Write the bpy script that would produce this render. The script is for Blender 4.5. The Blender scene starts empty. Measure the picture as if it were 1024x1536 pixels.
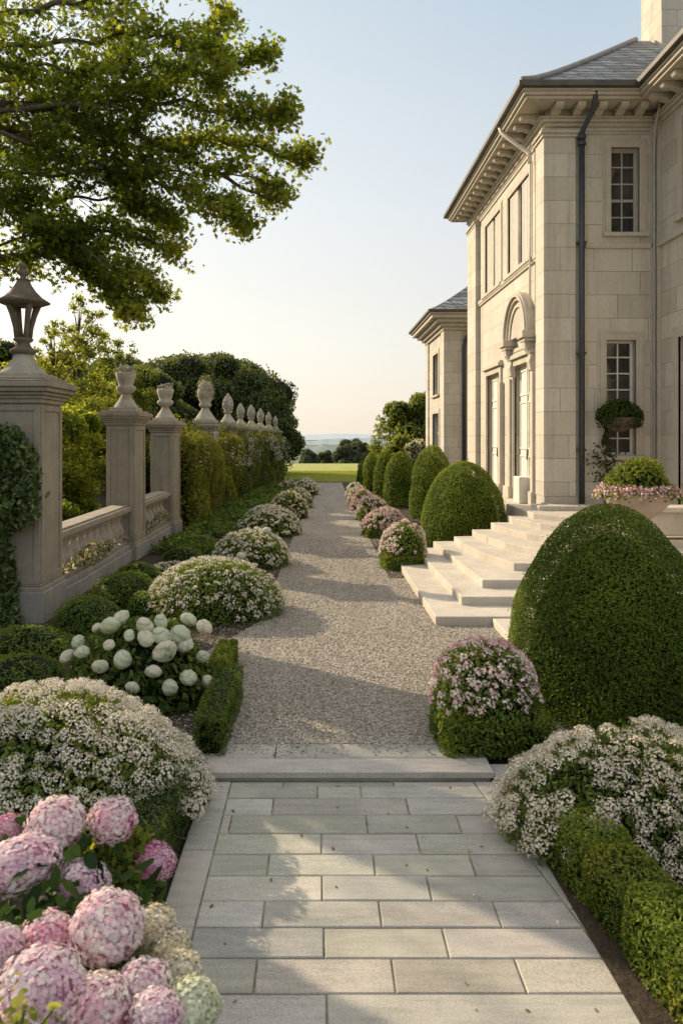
import bpy, math, random
import numpy as np
from mathutils import Vector

rng = np.random.default_rng(7)
random.seed(7)
sc = bpy.context.scene
COL = sc.collection
F, VX, HY, CH = 1100.0, 478.0, 656.0, 2.5      # focal length, vanishing point (reference pixels), camera height
LOW = -0.06                                      # level of the lower stone path

def at(px, py, Y):
    return np.array([(px - VX) * Y / F, Y, CH - (py - HY) * Y / F])
def onground(px, py, z=0.0):
    Y = F * (CH - z) / (py - HY)
    return np.array([(px - VX) * Y / F, Y, z])

# ------------------------------------------------------------------ mesh building
WL = {}
class MB:
    def __init__(s):
        s.v = []; s.c = []; s.f = []; s.n = 0; s.sm = []
    def add(s, v, faces, col=(.5, .5, .5), smooth=False):
        v = np.asarray(v, float).reshape(-1, 3)
        col = np.asarray(col, float)
        if col.ndim == 1: col = np.tile(col, (len(v), 1))
        s.v.append(v); s.c.append(col)
        if isinstance(faces, np.ndarray): faces = [faces]
        elif len(faces) and isinstance(faces[0], np.ndarray) and faces[0].ndim == 2: pass
        else:
            by = {}
            for f in faces: by.setdefault(len(f), []).append(f)
            faces = [np.array(x) for x in by.values()]
        for fa in faces:
            s.f.append(fa + s.n); s.sm.append(smooth)
        s.n += len(v)
    def box(s, x0, x1, y0, y1, z0, z1, col=(.5, .5, .5)):
        v = [(x0,y0,z0),(x1,y0,z0),(x1,y1,z0),(x0,y1,z0),(x0,y0,z1),(x1,y0,z1),(x1,y1,z1),(x0,y1,z1)]
        s.add(v, [(3,2,1,0),(4,5,6,7),(0,1,5,4),(1,2,6,5),(2,3,7,6),(3,0,4,7)], col)
    def quad(s, a, b, c, d, col=(.5, .5, .5)):
        s.add([a, b, c, d], [(0, 1, 2, 3)], col)
    def prism(s, poly, z0, z1, col=(.5, .5, .5)):
        n = len(poly)
        v = [(p[0], p[1], z0) for p in poly] + [(p[0], p[1], z1) for p in poly]
        s.add(v, [tuple(range(n))[::-1], tuple(range(n, 2 * n))] + [(i, (i+1) % n, n + (i+1) % n, n + i) for i in range(n)], col)
    def extr(s, poly, axis, a0, a1, col=(.5, .5, .5)):
        """polygon in the plane across `axis` ('x': (y,z), 'y': (x,z)) extruded along it"""
        def P(p, a): return (a, p[0], p[1]) if axis == 'x' else (p[0], a, p[1])
        n = len(poly)
        v = [P(p, a0) for p in poly] + [P(p, a1) for p in poly]
        s.add(v, [tuple(range(n))[::-1], tuple(range(n, 2 * n))] + [(i, (i+1) % n, n + (i+1) % n, n + i) for i in range(n)], col)
    def lathe(s, prof, c, seg=24, col=(.5, .5, .5), smooth=True, square=False, wob=None):
        m = len(prof); v = []
        for r, z in prof:
            for k in range(seg):
                a = 2 * math.pi * (k + .5) / seg
                if square: r2 = r / max(abs(math.cos(a)), abs(math.sin(a)))
                else: r2 = r * (1 + (wob[0] * math.cos(wob[1] * a) if wob else 0))
                v.append((c[0] + r2 * math.cos(a), c[1] + r2 * math.sin(a), c[2] + z))
        fs = [(i*seg+k, i*seg+(k+1) % seg, (i+1)*seg+(k+1) % seg, (i+1)*seg+k) for i in range(m-1) for k in range(seg)]
        fs += [tuple(range(seg))[::-1], tuple((m-1)*seg+k for k in range(seg))]
        s.add(v, fs, col, smooth)
    def tube(s, pts, rad, seg=8, col=(.5, .5, .5)):
        pts = np.asarray(pts, float); n = len(pts)
        rad = np.full(n, rad) if np.isscalar(rad) else np.asarray(rad, float)
        t = np.gradient(pts, axis=0); t /= np.linalg.norm(t, axis=1, keepdims=True) + 1e-9
        up = np.array([0, 0, 1.]) if abs(t[0][2]) < .9 else np.array([1., 0, 0])
        v = []
        for i in range(n):
            a = np.cross(t[i], up); a /= np.linalg.norm(a) + 1e-9; b = np.cross(a, t[i]); up = b
            for k in range(seg):
                q = 2 * math.pi * k / seg
                v.append(pts[i] + rad[i] * (math.cos(q) * a + math.sin(q) * b))
        fs = [(i*seg+k, i*seg+(k+1) % seg, (i+1)*seg+(k+1) % seg, (i+1)*seg+k) for i in range(n-1) for k in range(seg)]
        fs += [tuple(range(seg))[::-1], tuple((n-1)*seg+k for k in range(seg))]
        s.add(v, fs, col, True)
    def leaves(s, P, N, size, tmpl, col, jit=.7, cup=0.0, flat_to=None, droop=0.0):
        """one small polygon per point, its normal N shaken by jit"""
        n = len(P)
        if n == 0: return
        r = rng.normal(size=(n, 3)); r /= np.linalg.norm(r, axis=1, keepdims=True)
        nn = N + jit * r; nn /= np.linalg.norm(nn, axis=1, keepdims=True) + 1e-9
        t = rng.normal(size=(n, 3))
        if droop: t[:, 2] -= droop
        t -= nn * (t * nn).sum(1, keepdims=True); t /= np.linalg.norm(t, axis=1, keepdims=True) + 1e-9
        b = np.cross(nn, t)
        tm = np.asarray(tmpl, float); k = len(tm)
        sz = np.broadcast_to(np.asarray(size, float), (n,))[:, None, None]
        rr = (tm ** 2).sum(1)
        v = P[:, None, :] + sz * (tm[None, :, 0, None] * t[:, None, :] + tm[None, :, 1, None] * b[:, None, :] + cup * rr[None, :, None] * nn[:, None, :])
        col = np.asarray(col, float)
        if col.ndim == 1: col = np.tile(col, (n, 1))
        s.add(v.reshape(-1, 3), np.arange(n * k).reshape(n, k), np.repeat(col, k, axis=0))
    def data(s, name, mat, org):
        me = bpy.data.meshes.new(name)
        v = np.concatenate(s.v) - np.asarray(org, float); c = np.concatenate(s.c)
        me.vertices.add(len(v)); me.vertices.foreach_set('co', v.astype(np.float32).ravel())
        li = np.concatenate([f.ravel() for f in s.f]).astype(np.int32)
        ls = np.concatenate([np.full(len(f), f.shape[1]) for f in s.f])
        me.loops.add(len(li)); me.loops.foreach_set('vertex_index', li)
        me.polygons.add(len(ls))
        me.polygons.foreach_set('loop_start', (np.cumsum(ls) - ls).astype(np.int32))
        sm = np.concatenate([np.full(len(f), x) for f, x in zip(s.f, s.sm)])
        me.polygons.foreach_set('use_smooth', sm.astype(bool))
        at_ = me.attributes.new('tint', 'FLOAT_COLOR', 'POINT')
        at_.data.foreach_set('color', np.concatenate([c, np.ones((len(c), 1))], 1).astype(np.float32).ravel())
        me.update(calc_edges=True); me.validate()
        me.materials.append(mat)
        return me
    def build(s, name, mat, parent=None, loc=None, bevel=0, seg=2):
        org = WL[parent.name] if parent is not None else (loc if loc is not None else (0, 0, 0))
        o = bpy.data.objects.new(name, s.data(name, mat, org)); COL.objects.link(o)
        if parent is not None: o.parent = parent
        else: o.location = org
        WL[o.name] = tuple(org)
        if bevel:
            m = o.modifiers.new('bevel', 'BEVEL'); m.width = bevel; m.segments = seg; m.limit_method = 'ANGLE'; m.harden_normals = False
        return o

def tag(o, label=None, cat=None, group=None, kind=None):
    if label: o['label'] = label
    if cat: o['category'] = cat
    if group: o['group'] = group
    if kind: o['kind'] = kind
    return o
def thing(name, label, cat, loc, group=None):
    o = bpy.data.objects.new(name, None); COL.objects.link(o); o.location = loc; o.empty_display_size = .2
    WL[o.name] = tuple(loc)
    return tag(o, label, cat, group)
def put(name, me, parent, loc, rot=(0, 0, 0), scale=1):
    o = bpy.data.objects.new(name, me); COL.objects.link(o); o.parent = parent
    w = WL[parent.name]; o.location = [loc[i] - w[i] for i in range(3)]; o.rotation_euler = rot
    o.scale = (scale,) * 3 if np.isscalar(scale) else scale
    return o
def nrm(a): return a / (np.linalg.norm(a, axis=-1, keepdims=True) + 1e-9)
def lump(P, scale, seed, octaves=3):
    r = np.random.default_rng(seed); out = np.zeros(len(P)); amp = 1.0; tot = 0
    for _ in range(octaves):
        for _ in range(5):
            k = r.normal(size=3); k = k / np.linalg.norm(k) * scale * r.uniform(.7, 1.3)
            out += amp * np.sin(P @ k + r.uniform(0, 6.28)); tot += amp
        scale *= 2.1; amp *= .55
    return out / tot * 2

# ------------------------------------------------------------------ materials
def newmat(name):
    m = bpy.data.materials.new(name); m.use_nodes = True; nt = m.node_tree; nt.nodes.clear()
    return m, nt
class NT:
    def __init__(s, nt): s.nt = nt
    def n(s, t, **k):
        x = s.nt.nodes.new(t)
        for a, b in k.items():
            if a.startswith('_'):
                x.inputs[a[1:].replace('_', ' ')].default_value = b
            else: setattr(x, a, b)
        return x
    def l(s, a, b): s.nt.links.new(a, b)
    def ramp(s, fac, stops):
        r = s.n('ShaderNodeValToRGB'); e = r.color_ramp.elements
        while len(e) < len(stops): e.new(.5)
        for q, (p, c) in zip(e, stops): q.position = p; q.color = (*c, 1) if len(c) == 3 else c
        s.l(fac, r.inputs[0]); return r.outputs[0]
    def noise(s, vec, scale, detail=4, rough=.6):
        x = s.n('ShaderNodeTexNoise', _Scale=scale, _Detail=detail, _Roughness=rough); s.l(vec, x.inputs['Vector']); return x.outputs['Fac']
    def mix(s, a, b, fac, mode='MIX'):
        x = s.n('ShaderNodeMix', data_type='RGBA', blend_type=mode)
        for q, i in ((fac, 0), (a, 6), (b, 7)):
            if isinstance(q, (int, float)): x.inputs[i].default_value = q
            elif isinstance(q, tuple): x.inputs[i].default_value = (*q, 1)
            else: s.l(q, x.inputs[i])
        return x.outputs[2]
    def math(s, op, a, b=0.0):
        x = s.n('ShaderNodeMath', operation=op)
        for i, q in enumerate((a, b)):
            if isinstance(q, (int, float)): x.inputs[i].default_value = q
            else: s.l(q, x.inputs[i])
        return x.outputs[0]
    def bump(s, h, strength=.3, dist=.01):
        x = s.n('ShaderNodeBump', _Strength=strength, _Distance=dist); s.l(h, x.inputs['Height']); return x.outputs[0]
    def out(s, col, rough=.8, normal=None, spec=.3):
        p = s.n('ShaderNodeBsdfPrincipled'); o = s.n('ShaderNodeOutputMaterial')
        if isinstance(col, tuple): p.inputs['Base Color'].default_value = (*col, 1)
        else: s.l(col, p.inputs['Base Color'])
        if isinstance(rough, (int, float)): p.inputs['Roughness'].default_value = rough
        else: s.l(rough, p.inputs['Roughness'])
        p.inputs['Specular IOR Level'].default_value = spec
        if normal is not None: s.l(normal, p.inputs['Normal'])
        s.l(p.outputs[0], o.inputs[0]); return p

def geo(N):     # world position: every thing gets its own patch of the pattern
    return N.n('ShaderNodeNewGeometry').outputs['Position']

def m_leaf(name, trans=.35, rough=.6, spec=.14):
    m, nt = newmat(name); N = NT(nt)
    a = N.n('ShaderNodeAttribute', attribute_name='tint').outputs['Color']
    p = N.n('ShaderNodeBsdfPrincipled', _Roughness=rough); p.inputs['Specular IOR Level'].default_value = spec
    t = N.n('ShaderNodeBsdfTranslucent'); mx = N.n('ShaderNodeMixShader', _Fac=trans); o = N.n('ShaderNodeOutputMaterial')
    N.l(a, p.inputs['Base Color'])
    N.l(N.mix(a, (1.9, 1.8, .55), 1.0, 'MULTIPLY'), t.inputs['Color'])
    N.l(p.outputs[0], mx.inputs[1]); N.l(t.outputs[0], mx.inputs[2]); N.l(mx.outputs[0], o.inputs[0])
    return m
def m_petal(name, trans=.25):
    m, nt = newmat(name); N = NT(nt)
    a = N.n('ShaderNodeAttribute', attribute_name='tint').outputs['Color']
    p = N.n('ShaderNodeBsdfPrincipled', _Roughness=.7); p.inputs['Specular IOR Level'].default_value = .15
    t = N.n('ShaderNodeBsdfTranslucent'); mx = N.n('ShaderNodeMixShader', _Fac=trans); o = N.n('ShaderNodeOutputMaterial')
    N.l(a, p.inputs['Base Color']); N.l(a, t.inputs['Color'])
    N.l(p.outputs[0], mx.inputs[1]); N.l(t.outputs[0], mx.inputs[2]); N.l(mx.outputs[0], o.inputs[0])
    return m
LEAF = m_leaf('leaf'); TREELEAF = m_leaf('tree_leaf', .58); PETAL = m_petal('petal'); SPECKPETAL = m_petal('petal_thick', .3)

def m_ashlar(name, w=1.15, h=.51, c1=(.57, .525, .445), c2=(.465, .42, .35), zoff=0.0):
    m, nt = newmat(name); N = NT(nt); pos = geo(N)
    sp = N.n('ShaderNodeSeparateXYZ'); N.l(pos, sp.inputs[0])
    cb = N.n('ShaderNodeCombineXYZ'); N.l(N.math('ADD', sp.outputs[0], sp.outputs[1]), cb.inputs[0]); N.l(N.math('ADD', sp.outputs[2], zoff), cb.inputs[1])
    b = N.n('ShaderNodeTexBrick', offset=.43, squash=.72, squash_frequency=3, _Scale=1.0, _Mortar_Size=.006, _Mortar_Smooth=.3, _Bias=.0, _Brick_Width=w, _Row_Height=h)
    b.inputs['Color1'].default_value = (*c1, 1); b.inputs['Color2'].default_value = (*c2, 1); b.inputs['Mortar'].default_value = (.25, .20, .15, 1)
    N.l(cb.outputs[0], b.inputs['Vector'])
    st = N.noise(pos, .9, 6, .65); sp_ = N.noise(pos, 9, 5, .7); fine = N.noise(pos, 70, 3, .6)
    c = N.mix(b.outputs['Color'], (.57, .535, .46), N.ramp(st, [(.45, (0, 0, 0)), (.75, (.6, .6, .6))]))
    c = N.mix(c, (.36, .32, .265), N.ramp(sp_, [(.46, (0, 0, 0)), (.78, (.5, .45, .45))]))
    mp = N.n('ShaderNodeMapping'); mp.inputs['Scale'].default_value = (5, 5, .35); N.l(pos, mp.inputs[0])
    c = N.mix(c, (.27, .24, .20), N.ramp(N.noise(mp.outputs[0], 1.0, 5, .6), [(.50, (0, 0, 0)), (.78, (.5, .5, .5))]))
    hgt = N.math('ADD', N.math('MULTIPLY', b.outputs['Fac'], -1.2), N.math('ADD', N.math('MULTIPLY', sp_, .35), N.math('MULTIPLY', fine, .2)))
    N.out(c, .85, N.bump(hgt, .6, .012), .2); return m
def m_stone(name, ca, cb_, cdark=(.16, .145, .12), rough=.85, scale=3.0, streak=.35, bump=.35):
    m, nt = newmat(name); N = NT(nt); pos = geo(N)
    big = N.noise(pos, scale, 6, .65); mid = N.noise(pos, scale * 7, 5, .7); fine = N.noise(pos, scale * 35, 3, .7)
    c = N.mix(ca, cb_, N.ramp(big, [(.35, (0, 0, 0)), (.68, (1, 1, 1))]))
    c = N.mix(c, cdark, N.ramp(mid, [(.52, (0, 0, 0)), (.82, (.5, .5, .5))]))
    mp = N.n('ShaderNodeMapping'); mp.inputs['Scale'].default_value = (7, 7, .5); N.l(pos, mp.inputs[0])
    c = N.mix(c, cdark, N.ramp(N.noise(mp.outputs[0], 1.0, 5, .6), [(.52, (0, 0, 0)), (.8, (streak, streak, streak))]))
    N.out(c, rough, N.bump(N.math('ADD', N.math('MULTIPLY', mid, .7), N.math('MULTIPLY', fine, .4)), bump, .01), .25); return m
ASHLAR = m_ashlar('ashlar'); ASHLAR2 = m_ashlar('ashlar_fine', .9, .42)
TRIM = m_stone('trim_stone', (.52, .47, .395), (.43, .385, .32), (.28, .245, .20), streak=.3)
PIER = m_stone('pier_stone', (.335, .295, .235), (.265, .235, .185), (.13, .115, .09), streak=.55)
PLINTH = m_stone('plinth_stone', (.33, .31, .28), (.25, .235, .215), (.13, .125, .115))
STEP = m_stone('step_stone', (.56, .505, .43), (.44, .395, .335), (.25, .22, .18), streak=.3, bump=.35, scale=1.6)
LANT = m_stone('lantern_stone', (.19, .155, .11), (.13, .105, .075), (.06, .05, .036), scale=8, bump=.6)
URN = m_stone('urn_stone', (.44, .40, .33), (.33, .30, .245), (.13, .12, .1), scale=6, bump=.6)

def m_paving():
    m, nt = newmat('paving'); N = NT(nt); pos = geo(N)
    a = N.n('ShaderNodeAttribute', attribute_name='tint').outputs['Color']
    mp = N.n('ShaderNodeMapping'); mp.inputs['Scale'].default_value = (2.2, 16, 4); N.l(pos, mp.inputs[0])
    grain = N.noise(mp.outputs[0], 1.6, 6, .65); spk = N.noise(pos, 210, 2, .7); big = N.noise(pos, 2.3, 5, .6); mid = N.noise(pos, 14, 5, .7)
    c = N.mix(a, N.mix(a, (.62, .62, .60), 1.0, 'MULTIPLY'), N.ramp(grain, [(.42, (0, 0, 0)), (.72, (.65, .65, .65))]))
    c = N.mix(c, (.17, .16, .14), N.ramp(spk, [(.46, (0, 0, 0)), (.66, (.85, .85, .85))]))
    c = N.mix(c, (.56, .515, .44), N.ramp(big, [(.5, (0, 0, 0)), (.75, (.5, .45, .45))]))
    c = N.mix(c, (.24, .23, .205), N.ramp(mid, [(.56, (0, 0, 0)), (.8, (.45, .45, .45))]))
    h = N.math('ADD', N.math('MULTIPLY', grain, .8), N.math('ADD', N.math('MULTIPLY', spk, .35), N.math('MULTIPLY', mid, .5)))
    N.out(c, .8, N.bump(h, .55, .008), .3); return m
PAVING = m_paving()
def m_gravel():
    m, nt = newmat('gravel'); N = NT(nt); pos = geo(N)
    v = N.n('ShaderNodeTexVoronoi', _Scale=62.0); N.l(pos, v.inputs['Vector'])
    cc = N.n('ShaderNodeSeparateColor'); N.l(v.outputs['Color'], cc.inputs[0])
    c = N.ramp(cc.outputs[0], [(0, (.25, .215, .175)), (.4, (.44, .385, .315)), (.75, (.57, .505, .42)), (1, (.70, .64, .56))])
    c = N.mix(c, (.05, .045, .04), N.ramp(v.outputs['Distance'], [(.35, (0, 0, 0)), (.75, (.85, .85, .85))]))
    c = N.mix(c, (.42, .365, .30), N.ramp(N.noise(pos, .8, 5, .6), [(.4, (0, 0, 0)), (.75, (.45, .45, .45))]))
    mp = N.n('ShaderNodeMapping'); mp.inputs['Scale'].default_value = (2.2, .22, 1); N.l(pos, mp.inputs[0])
    c = N.mix(c, (.22, .19, .155), N.ramp(N.noise(mp.outputs[0], 1.0, 4, .55), [(.45, (0, 0, 0)), (.72, (.55, .55, .55))]))
    h = N.math('SUBTRACT', 1.0, v.outputs['Distance'])
    N.out(c, .9, N.bump(h, 1.0, .014), .2); return m
GRAVEL = m_gravel()
def m_tint(name, rough=.85, noise=30, spec=.2, bump=.4):
    m, nt = newmat(name); N = NT(nt); pos = geo(N)
    a = N.n('ShaderNodeAttribute', attribute_name='tint').outputs['Color']
    f = N.noise(pos, noise, 4, .6)
    N.out(N.mix(a, N.mix(a, (.55, .55, .55), 1.0, 'MULTIPLY'), f), rough, N.bump(f, bump, .01), spec); return m
PEBBLE = m_tint('pebble', .85, 60); MULCH = m_tint('mulch', .95, 25)
def m_simple(name, c1, c2, scale, rough=.8, bump=.3, spec=.25, dist=.01, metallic=0):
    m, nt = newmat(name); N = NT(nt); pos = geo(N); f = N.noise(pos, scale, 6, .65)
    p = N.out(N.mix(c1, c2, N.ramp(f, [(.35, (0, 0, 0)), (.65, (1, 1, 1))])), rough, N.bump(f, bump, dist), spec); p.inputs['Metallic'].default_value = metallic; return m
SOIL = m_simple('soil', (.035, .026, .018), (.075, .055, .038), 18, .95, .9, dist=.04)
BARK = m_simple('bark', (.07, .052, .038), (.14, .11, .085), 14, .95, .8, dist=.03)
STEM = m_simple('stem', (.07, .10, .03), (.11, .13, .05), 20, .7)
METAL = m_simple('dark_metal', (.028, .034, .042), (.045, .052, .06), 9, .45, .1, .5)
GUTTER = m_simple('gutter_metal', (.045, .04, .034), (.09, .075, .055), 4, .5, .15, .5)
WHITE = m_simple('white_paint', (.62, .58, .51), (.72, .68, .61), 6, .6, .1)
GREYPAINT = m_simple('grey_paint', (.36, .35, .33), (.46, .44, .41), 6, .6, .1)
CURTAIN = m_simple('curtain', (.42, .39, .34), (.55, .51, .45), 3, .9, .1)
LAWN = m_simple('lawn', (.27, .285, .085), (.36, .36, .12), 1.1, .95, .4, .1, .05)
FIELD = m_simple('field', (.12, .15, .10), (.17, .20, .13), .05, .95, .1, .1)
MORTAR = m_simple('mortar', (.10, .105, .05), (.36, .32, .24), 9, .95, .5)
HILLN = m_simple('hill_near_hazed', (.115, .155, .15), (.25, .295, .27), .06, 1, .0, 0)  # bluish aerial haze is painted into the base colour
HILLF = m_simple('hill_far_hazed', (.36, .42, .46), (.42, .48, .52), .005, 1, .0, 0)  # pale blue of the distance haze, baked into the colour
def m_glass(name, c=(.02, .022, .022), refl=.5):
    m, nt = newmat(name); N = NT(nt); pos = geo(N)
    f = N.noise(pos, 1.3, 3, .5)
    p = N.out(N.mix(c, (c[0]*3.2, c[1]*3, c[2]*2.6), N.ramp(f, [(.4, (0, 0, 0)), (.7, (1, 1, 1))])), .06, N.bump(N.noise(pos, 2.2, 2), .12, .02), refl)
    return m
GLASS = m_glass('window_glass', (.028, .027, .024), .6)
def m_slate():
    m, nt = newmat('slate'); N = NT(nt); pos = geo(N)
    sp = N.n('ShaderNodeSeparateXYZ'); N.l(pos, sp.inputs[0])
    wob = N.noise(pos, 3, 3, .6)
    cb = N.n('ShaderNodeCombineXYZ'); N.l(N.math('ADD', N.math('ADD', sp.outputs[0], N.math('MULTIPLY', sp.outputs[1], .999)), N.math('MULTIPLY', wob, .3)), cb.inputs[0])
    N.l(N.math('ADD', sp.outputs[2], N.math('MULTIPLY', wob, .16)), cb.inputs[1])
    b = N.n('ShaderNodeTexBrick', _Scale=1.0, _Mortar_Size=.024, _Mortar_Smooth=.3, _Brick_Width=.46, _Row_Height=.19)
    b.inputs['Color1'].default_value = (.13, .14, .15, 1); b.inputs['Color2'].default_value = (.34, .34, .33, 1); b.inputs['Mortar'].default_value = (.02, .02, .02, 1)
    N.l(cb.outputs[0], b.inputs['Vector'])
    f = N.noise(pos, 6, 5, .7)
    c = N.mix(b.outputs['Color'], (.10, .10, .09), N.ramp(f, [(.45, (0, 0, 0)), (.75, (.7, .7, .7))]))
    N.out(c, .6, N.bump(N.math('ADD', N.math('MULTIPLY', b.outputs['Fac'], -1), N.math('MULTIPLY', f, .5)), .9, .03), .4); return m
SLATE = m_slate()

# ------------------------------------------------------------------ plants
RH = [(-1, 0), (0, -.42), (1, 0), (0, .42)]                       # small box leaf
OV = [(-1, 0), (-.45, -.38), (.35, -.4), (1, 0), (.35, .4), (-.45, .38)]
def star(n, inner=.5): return [((1 if i % 2 == 0 else inner) * math.cos(math.pi * i / n), (1 if i % 2 == 0 else inner) * math.sin(math.pi * i / n)) for i in range(2 * n)]
MAPLE = [(-1, 0), (-.35, -.25), (-.45, -.8), (.05, -.38), (.45, -.75), (.42, -.28), (1.05, 0), (.42, .28), (.45, .75), (.05, .38), (-.45, .8), (-.35, .25)]
FLORET = star(5, .45); FLORET4 = star(4, .5)

BOXG = ((.034, .060, .010), (.105, .155, .022), (.22, .25, .038))
DARKG_ = ((.012, .026, .010), (.030, .052, .018), (.055, .08, .025))
FLOWG = ((.042, .072, .016), (.11, .16, .032), (.20, .245, .055))
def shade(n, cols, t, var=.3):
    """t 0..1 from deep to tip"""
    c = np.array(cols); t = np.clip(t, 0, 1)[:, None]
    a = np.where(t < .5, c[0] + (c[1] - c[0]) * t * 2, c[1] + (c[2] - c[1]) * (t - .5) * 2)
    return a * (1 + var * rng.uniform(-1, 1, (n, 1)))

def dome_pts(n, R, H, p=2.2, q=2.0, ry=None, low=0.0, flare=0.0):
    """points and normals on a turned shape of radius R(1-(z/H)^p)^(1/q)"""
    z = np.linspace(low, .9995, 400); r = (1 - z ** p) ** (1 / q) * (1 - flare * (1 - z))
    zz = z * H; rr = r * R
    ds = np.sqrt(np.diff(zz) ** 2 + np.diff(rr) ** 2) * (rr[1:] + rr[:-1]) / 2
    cdf = np.concatenate([[0], np.cumsum(ds)]); cdf /= cdf[-1]
    u = np.interp(rng.uniform(size=n), cdf, np.arange(400)); i = np.clip(u.astype(int), 0, 398); w = u - i
    Z = zz[i] * (1 - w) + zz[i+1] * w; Rr = rr[i] * (1 - w) + rr[i+1] * w
    dz = zz[i+1] - zz[i]; dr = rr[i+1] - rr[i]
    a = rng.uniform(0, 2 * math.pi, n); ky = (ry / R) if ry else 1
    P = np.stack([Rr * np.cos(a), Rr * np.sin(a) * ky, Z], 1)
    N = nrm(np.stack([dz * np.cos(a) * ky, dz * np.sin(a), -dr * ky + 0 * a], 1))
    return P, N
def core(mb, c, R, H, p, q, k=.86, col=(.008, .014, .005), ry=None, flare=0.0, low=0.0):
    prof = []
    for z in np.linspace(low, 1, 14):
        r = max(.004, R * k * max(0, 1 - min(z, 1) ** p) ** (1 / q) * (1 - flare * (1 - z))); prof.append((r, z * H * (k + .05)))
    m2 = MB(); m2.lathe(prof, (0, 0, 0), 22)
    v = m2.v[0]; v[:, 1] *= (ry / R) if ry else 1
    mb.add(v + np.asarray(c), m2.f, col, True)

def foliage(mb, c, R, H, p=2.2, q=2.0, leaf=.028, cover=2.6, cols=BOXG, amp=.035, freq=6, depth=.10, seed=1, ry=None, tmpl=RH, jit=.8, flare=0.0, k=.80, thin=None, low=0.0):
    area = 2 * math.pi * R * H * 1.05 + .3 * R * R
    n = int(area * cover / (leaf * leaf * .84 * 2))
    P, N = dome_pts(n, R, H, p, q, ry, low, flare)
    L = lump(P, freq, seed)
    d = rng.uniform(0, 1, n) ** 1.7
    L2 = lump(P, 2.4 / max(R, .3), seed + 500); stray = (rng.uniform(size=n) < .012) * rng.uniform(.2, 1, n) * min(.06, .06 * R)
    Q = P + N * (L * amp + L2 * min(amp, .05) * 1.3 + stray)[:, None] - N * (d * depth)[:, None]
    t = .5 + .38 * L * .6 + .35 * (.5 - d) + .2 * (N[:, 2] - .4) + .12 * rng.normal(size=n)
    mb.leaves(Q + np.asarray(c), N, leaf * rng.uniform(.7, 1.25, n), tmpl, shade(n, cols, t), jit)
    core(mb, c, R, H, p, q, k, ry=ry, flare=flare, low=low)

def box_foliage(mb, a, b, width, z0, z1, leaf=.03, cover=2.6, cols=BOXG, amp=.03, freq=7, depth=.08, seed=1, rnd=.06, jit=.8, tmpl=RH):
    """a clipped straight hedge from a to b"""
    a = np.array(a, float); b = np.array(b, float); L = np.linalg.norm(b - a); u = (b - a) / L; w = np.array([-u[1], u[0]]); h = z1 - z0
    areas = np.array([L * width, L * h, L * h, width * h, width * h]); n = int(areas.sum() * cover / (leaf * leaf * .84 * 2))
    f = rng.choice(5, n, p=areas / areas.sum()); s = rng.uniform(0, 1, n); t = rng.uniform(0, 1, n)
    X = np.where(f == 3, 0, np.where(f == 4, 1, s)) * L
    V = np.where(f == 1, -.5, np.where(f == 2, .5, np.where(f == 0, t - .5, s - .5))) * width
    Z = np.where(f == 0, 1, t) * h
    nl = np.zeros((n, 3)); nl[f == 0, 2] = 1; nl[f == 1, 1] = -1; nl[f == 2, 1] = 1; nl[f == 3, 0] = -1; nl[f == 4, 0] = 1
    # round the edges
    cx = np.clip(X, rnd, L - rnd); cv = np.clip(V, -width / 2 + rnd, width / 2 - rnd); cz = np.clip(Z, 0, h - rnd)
    D = np.stack([X - cx, V - cv, Z - cz], 1); nd = nrm(D + 1e-6 * nl)
    Q = np.stack([cx, cv, cz], 1) + nd * rnd; nl = nd
    lm = lump(Q, freq, seed); d = rng.uniform(0, 1, n) ** 1.7
    Q = Q + nl * (lm * amp - d * depth)[:, None]
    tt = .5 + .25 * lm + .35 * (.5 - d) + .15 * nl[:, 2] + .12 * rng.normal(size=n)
    W = a[None, :] + Q[:, :1] * u + Q[:, 1:2] * w
    P = np.concatenate([W, Q[:, 2:3] + z0], 1); Nw = np.concatenate([nl[:, :1] * u + nl[:, 1:2] * w, nl[:, 2:3]], 1)
    mb.leaves(P, Nw, leaf * rng.uniform(.7, 1.25, n), tmpl, shade(n, cols, tt), jit)
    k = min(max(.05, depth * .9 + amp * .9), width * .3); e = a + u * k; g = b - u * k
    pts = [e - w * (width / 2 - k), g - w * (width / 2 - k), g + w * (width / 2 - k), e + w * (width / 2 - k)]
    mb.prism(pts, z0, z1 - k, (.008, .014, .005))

def cluster(mb, c, N, R, n, size, cols, tmpl=FLORET, flat=.65):
    """a flower head: n florets on a flattened cap around c"""
    v = nrm(rng.normal(size=(n, 3)) + 1.1 * np.asarray(N)); 
    sgn = np.sign((v * N).sum(1)); v = v * np.where(sgn < 0, -1, 1)[:, None]
    h = (v * N).sum(1, keepdims=True)
    P = np.asarray(c) + R * (v - (1 - flat) * h * np.asarray(N)) * rng.uniform(.75, 1.05, (n, 1))
    ca = np.array(cols)[rng.integers(0, len(cols), n)] * rng.uniform(.75, 1.1, (n, 1))
    mb.leaves(P, v, size * rng.uniform(.75, 1.2, n), tmpl, ca, .55, cup=.15)

WHITEF = [(.79, .74, .61), (.74, .66, .55), (.82, .78, .66), (.70, .58, .49)]
BEIGEF = [(.78, .69, .52), (.72, .62, .48), (.80, .74, .58), (.68, .54, .42)]
PINKF = [(.76, .40, .42), (.78, .56, .53), (.70, .29, .34), (.80, .71, .64)]
PINKWHITE = [(.80, .72, .62), (.79, .60, .55), (.82, .77, .67), (.74, .46, .48)]

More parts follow.
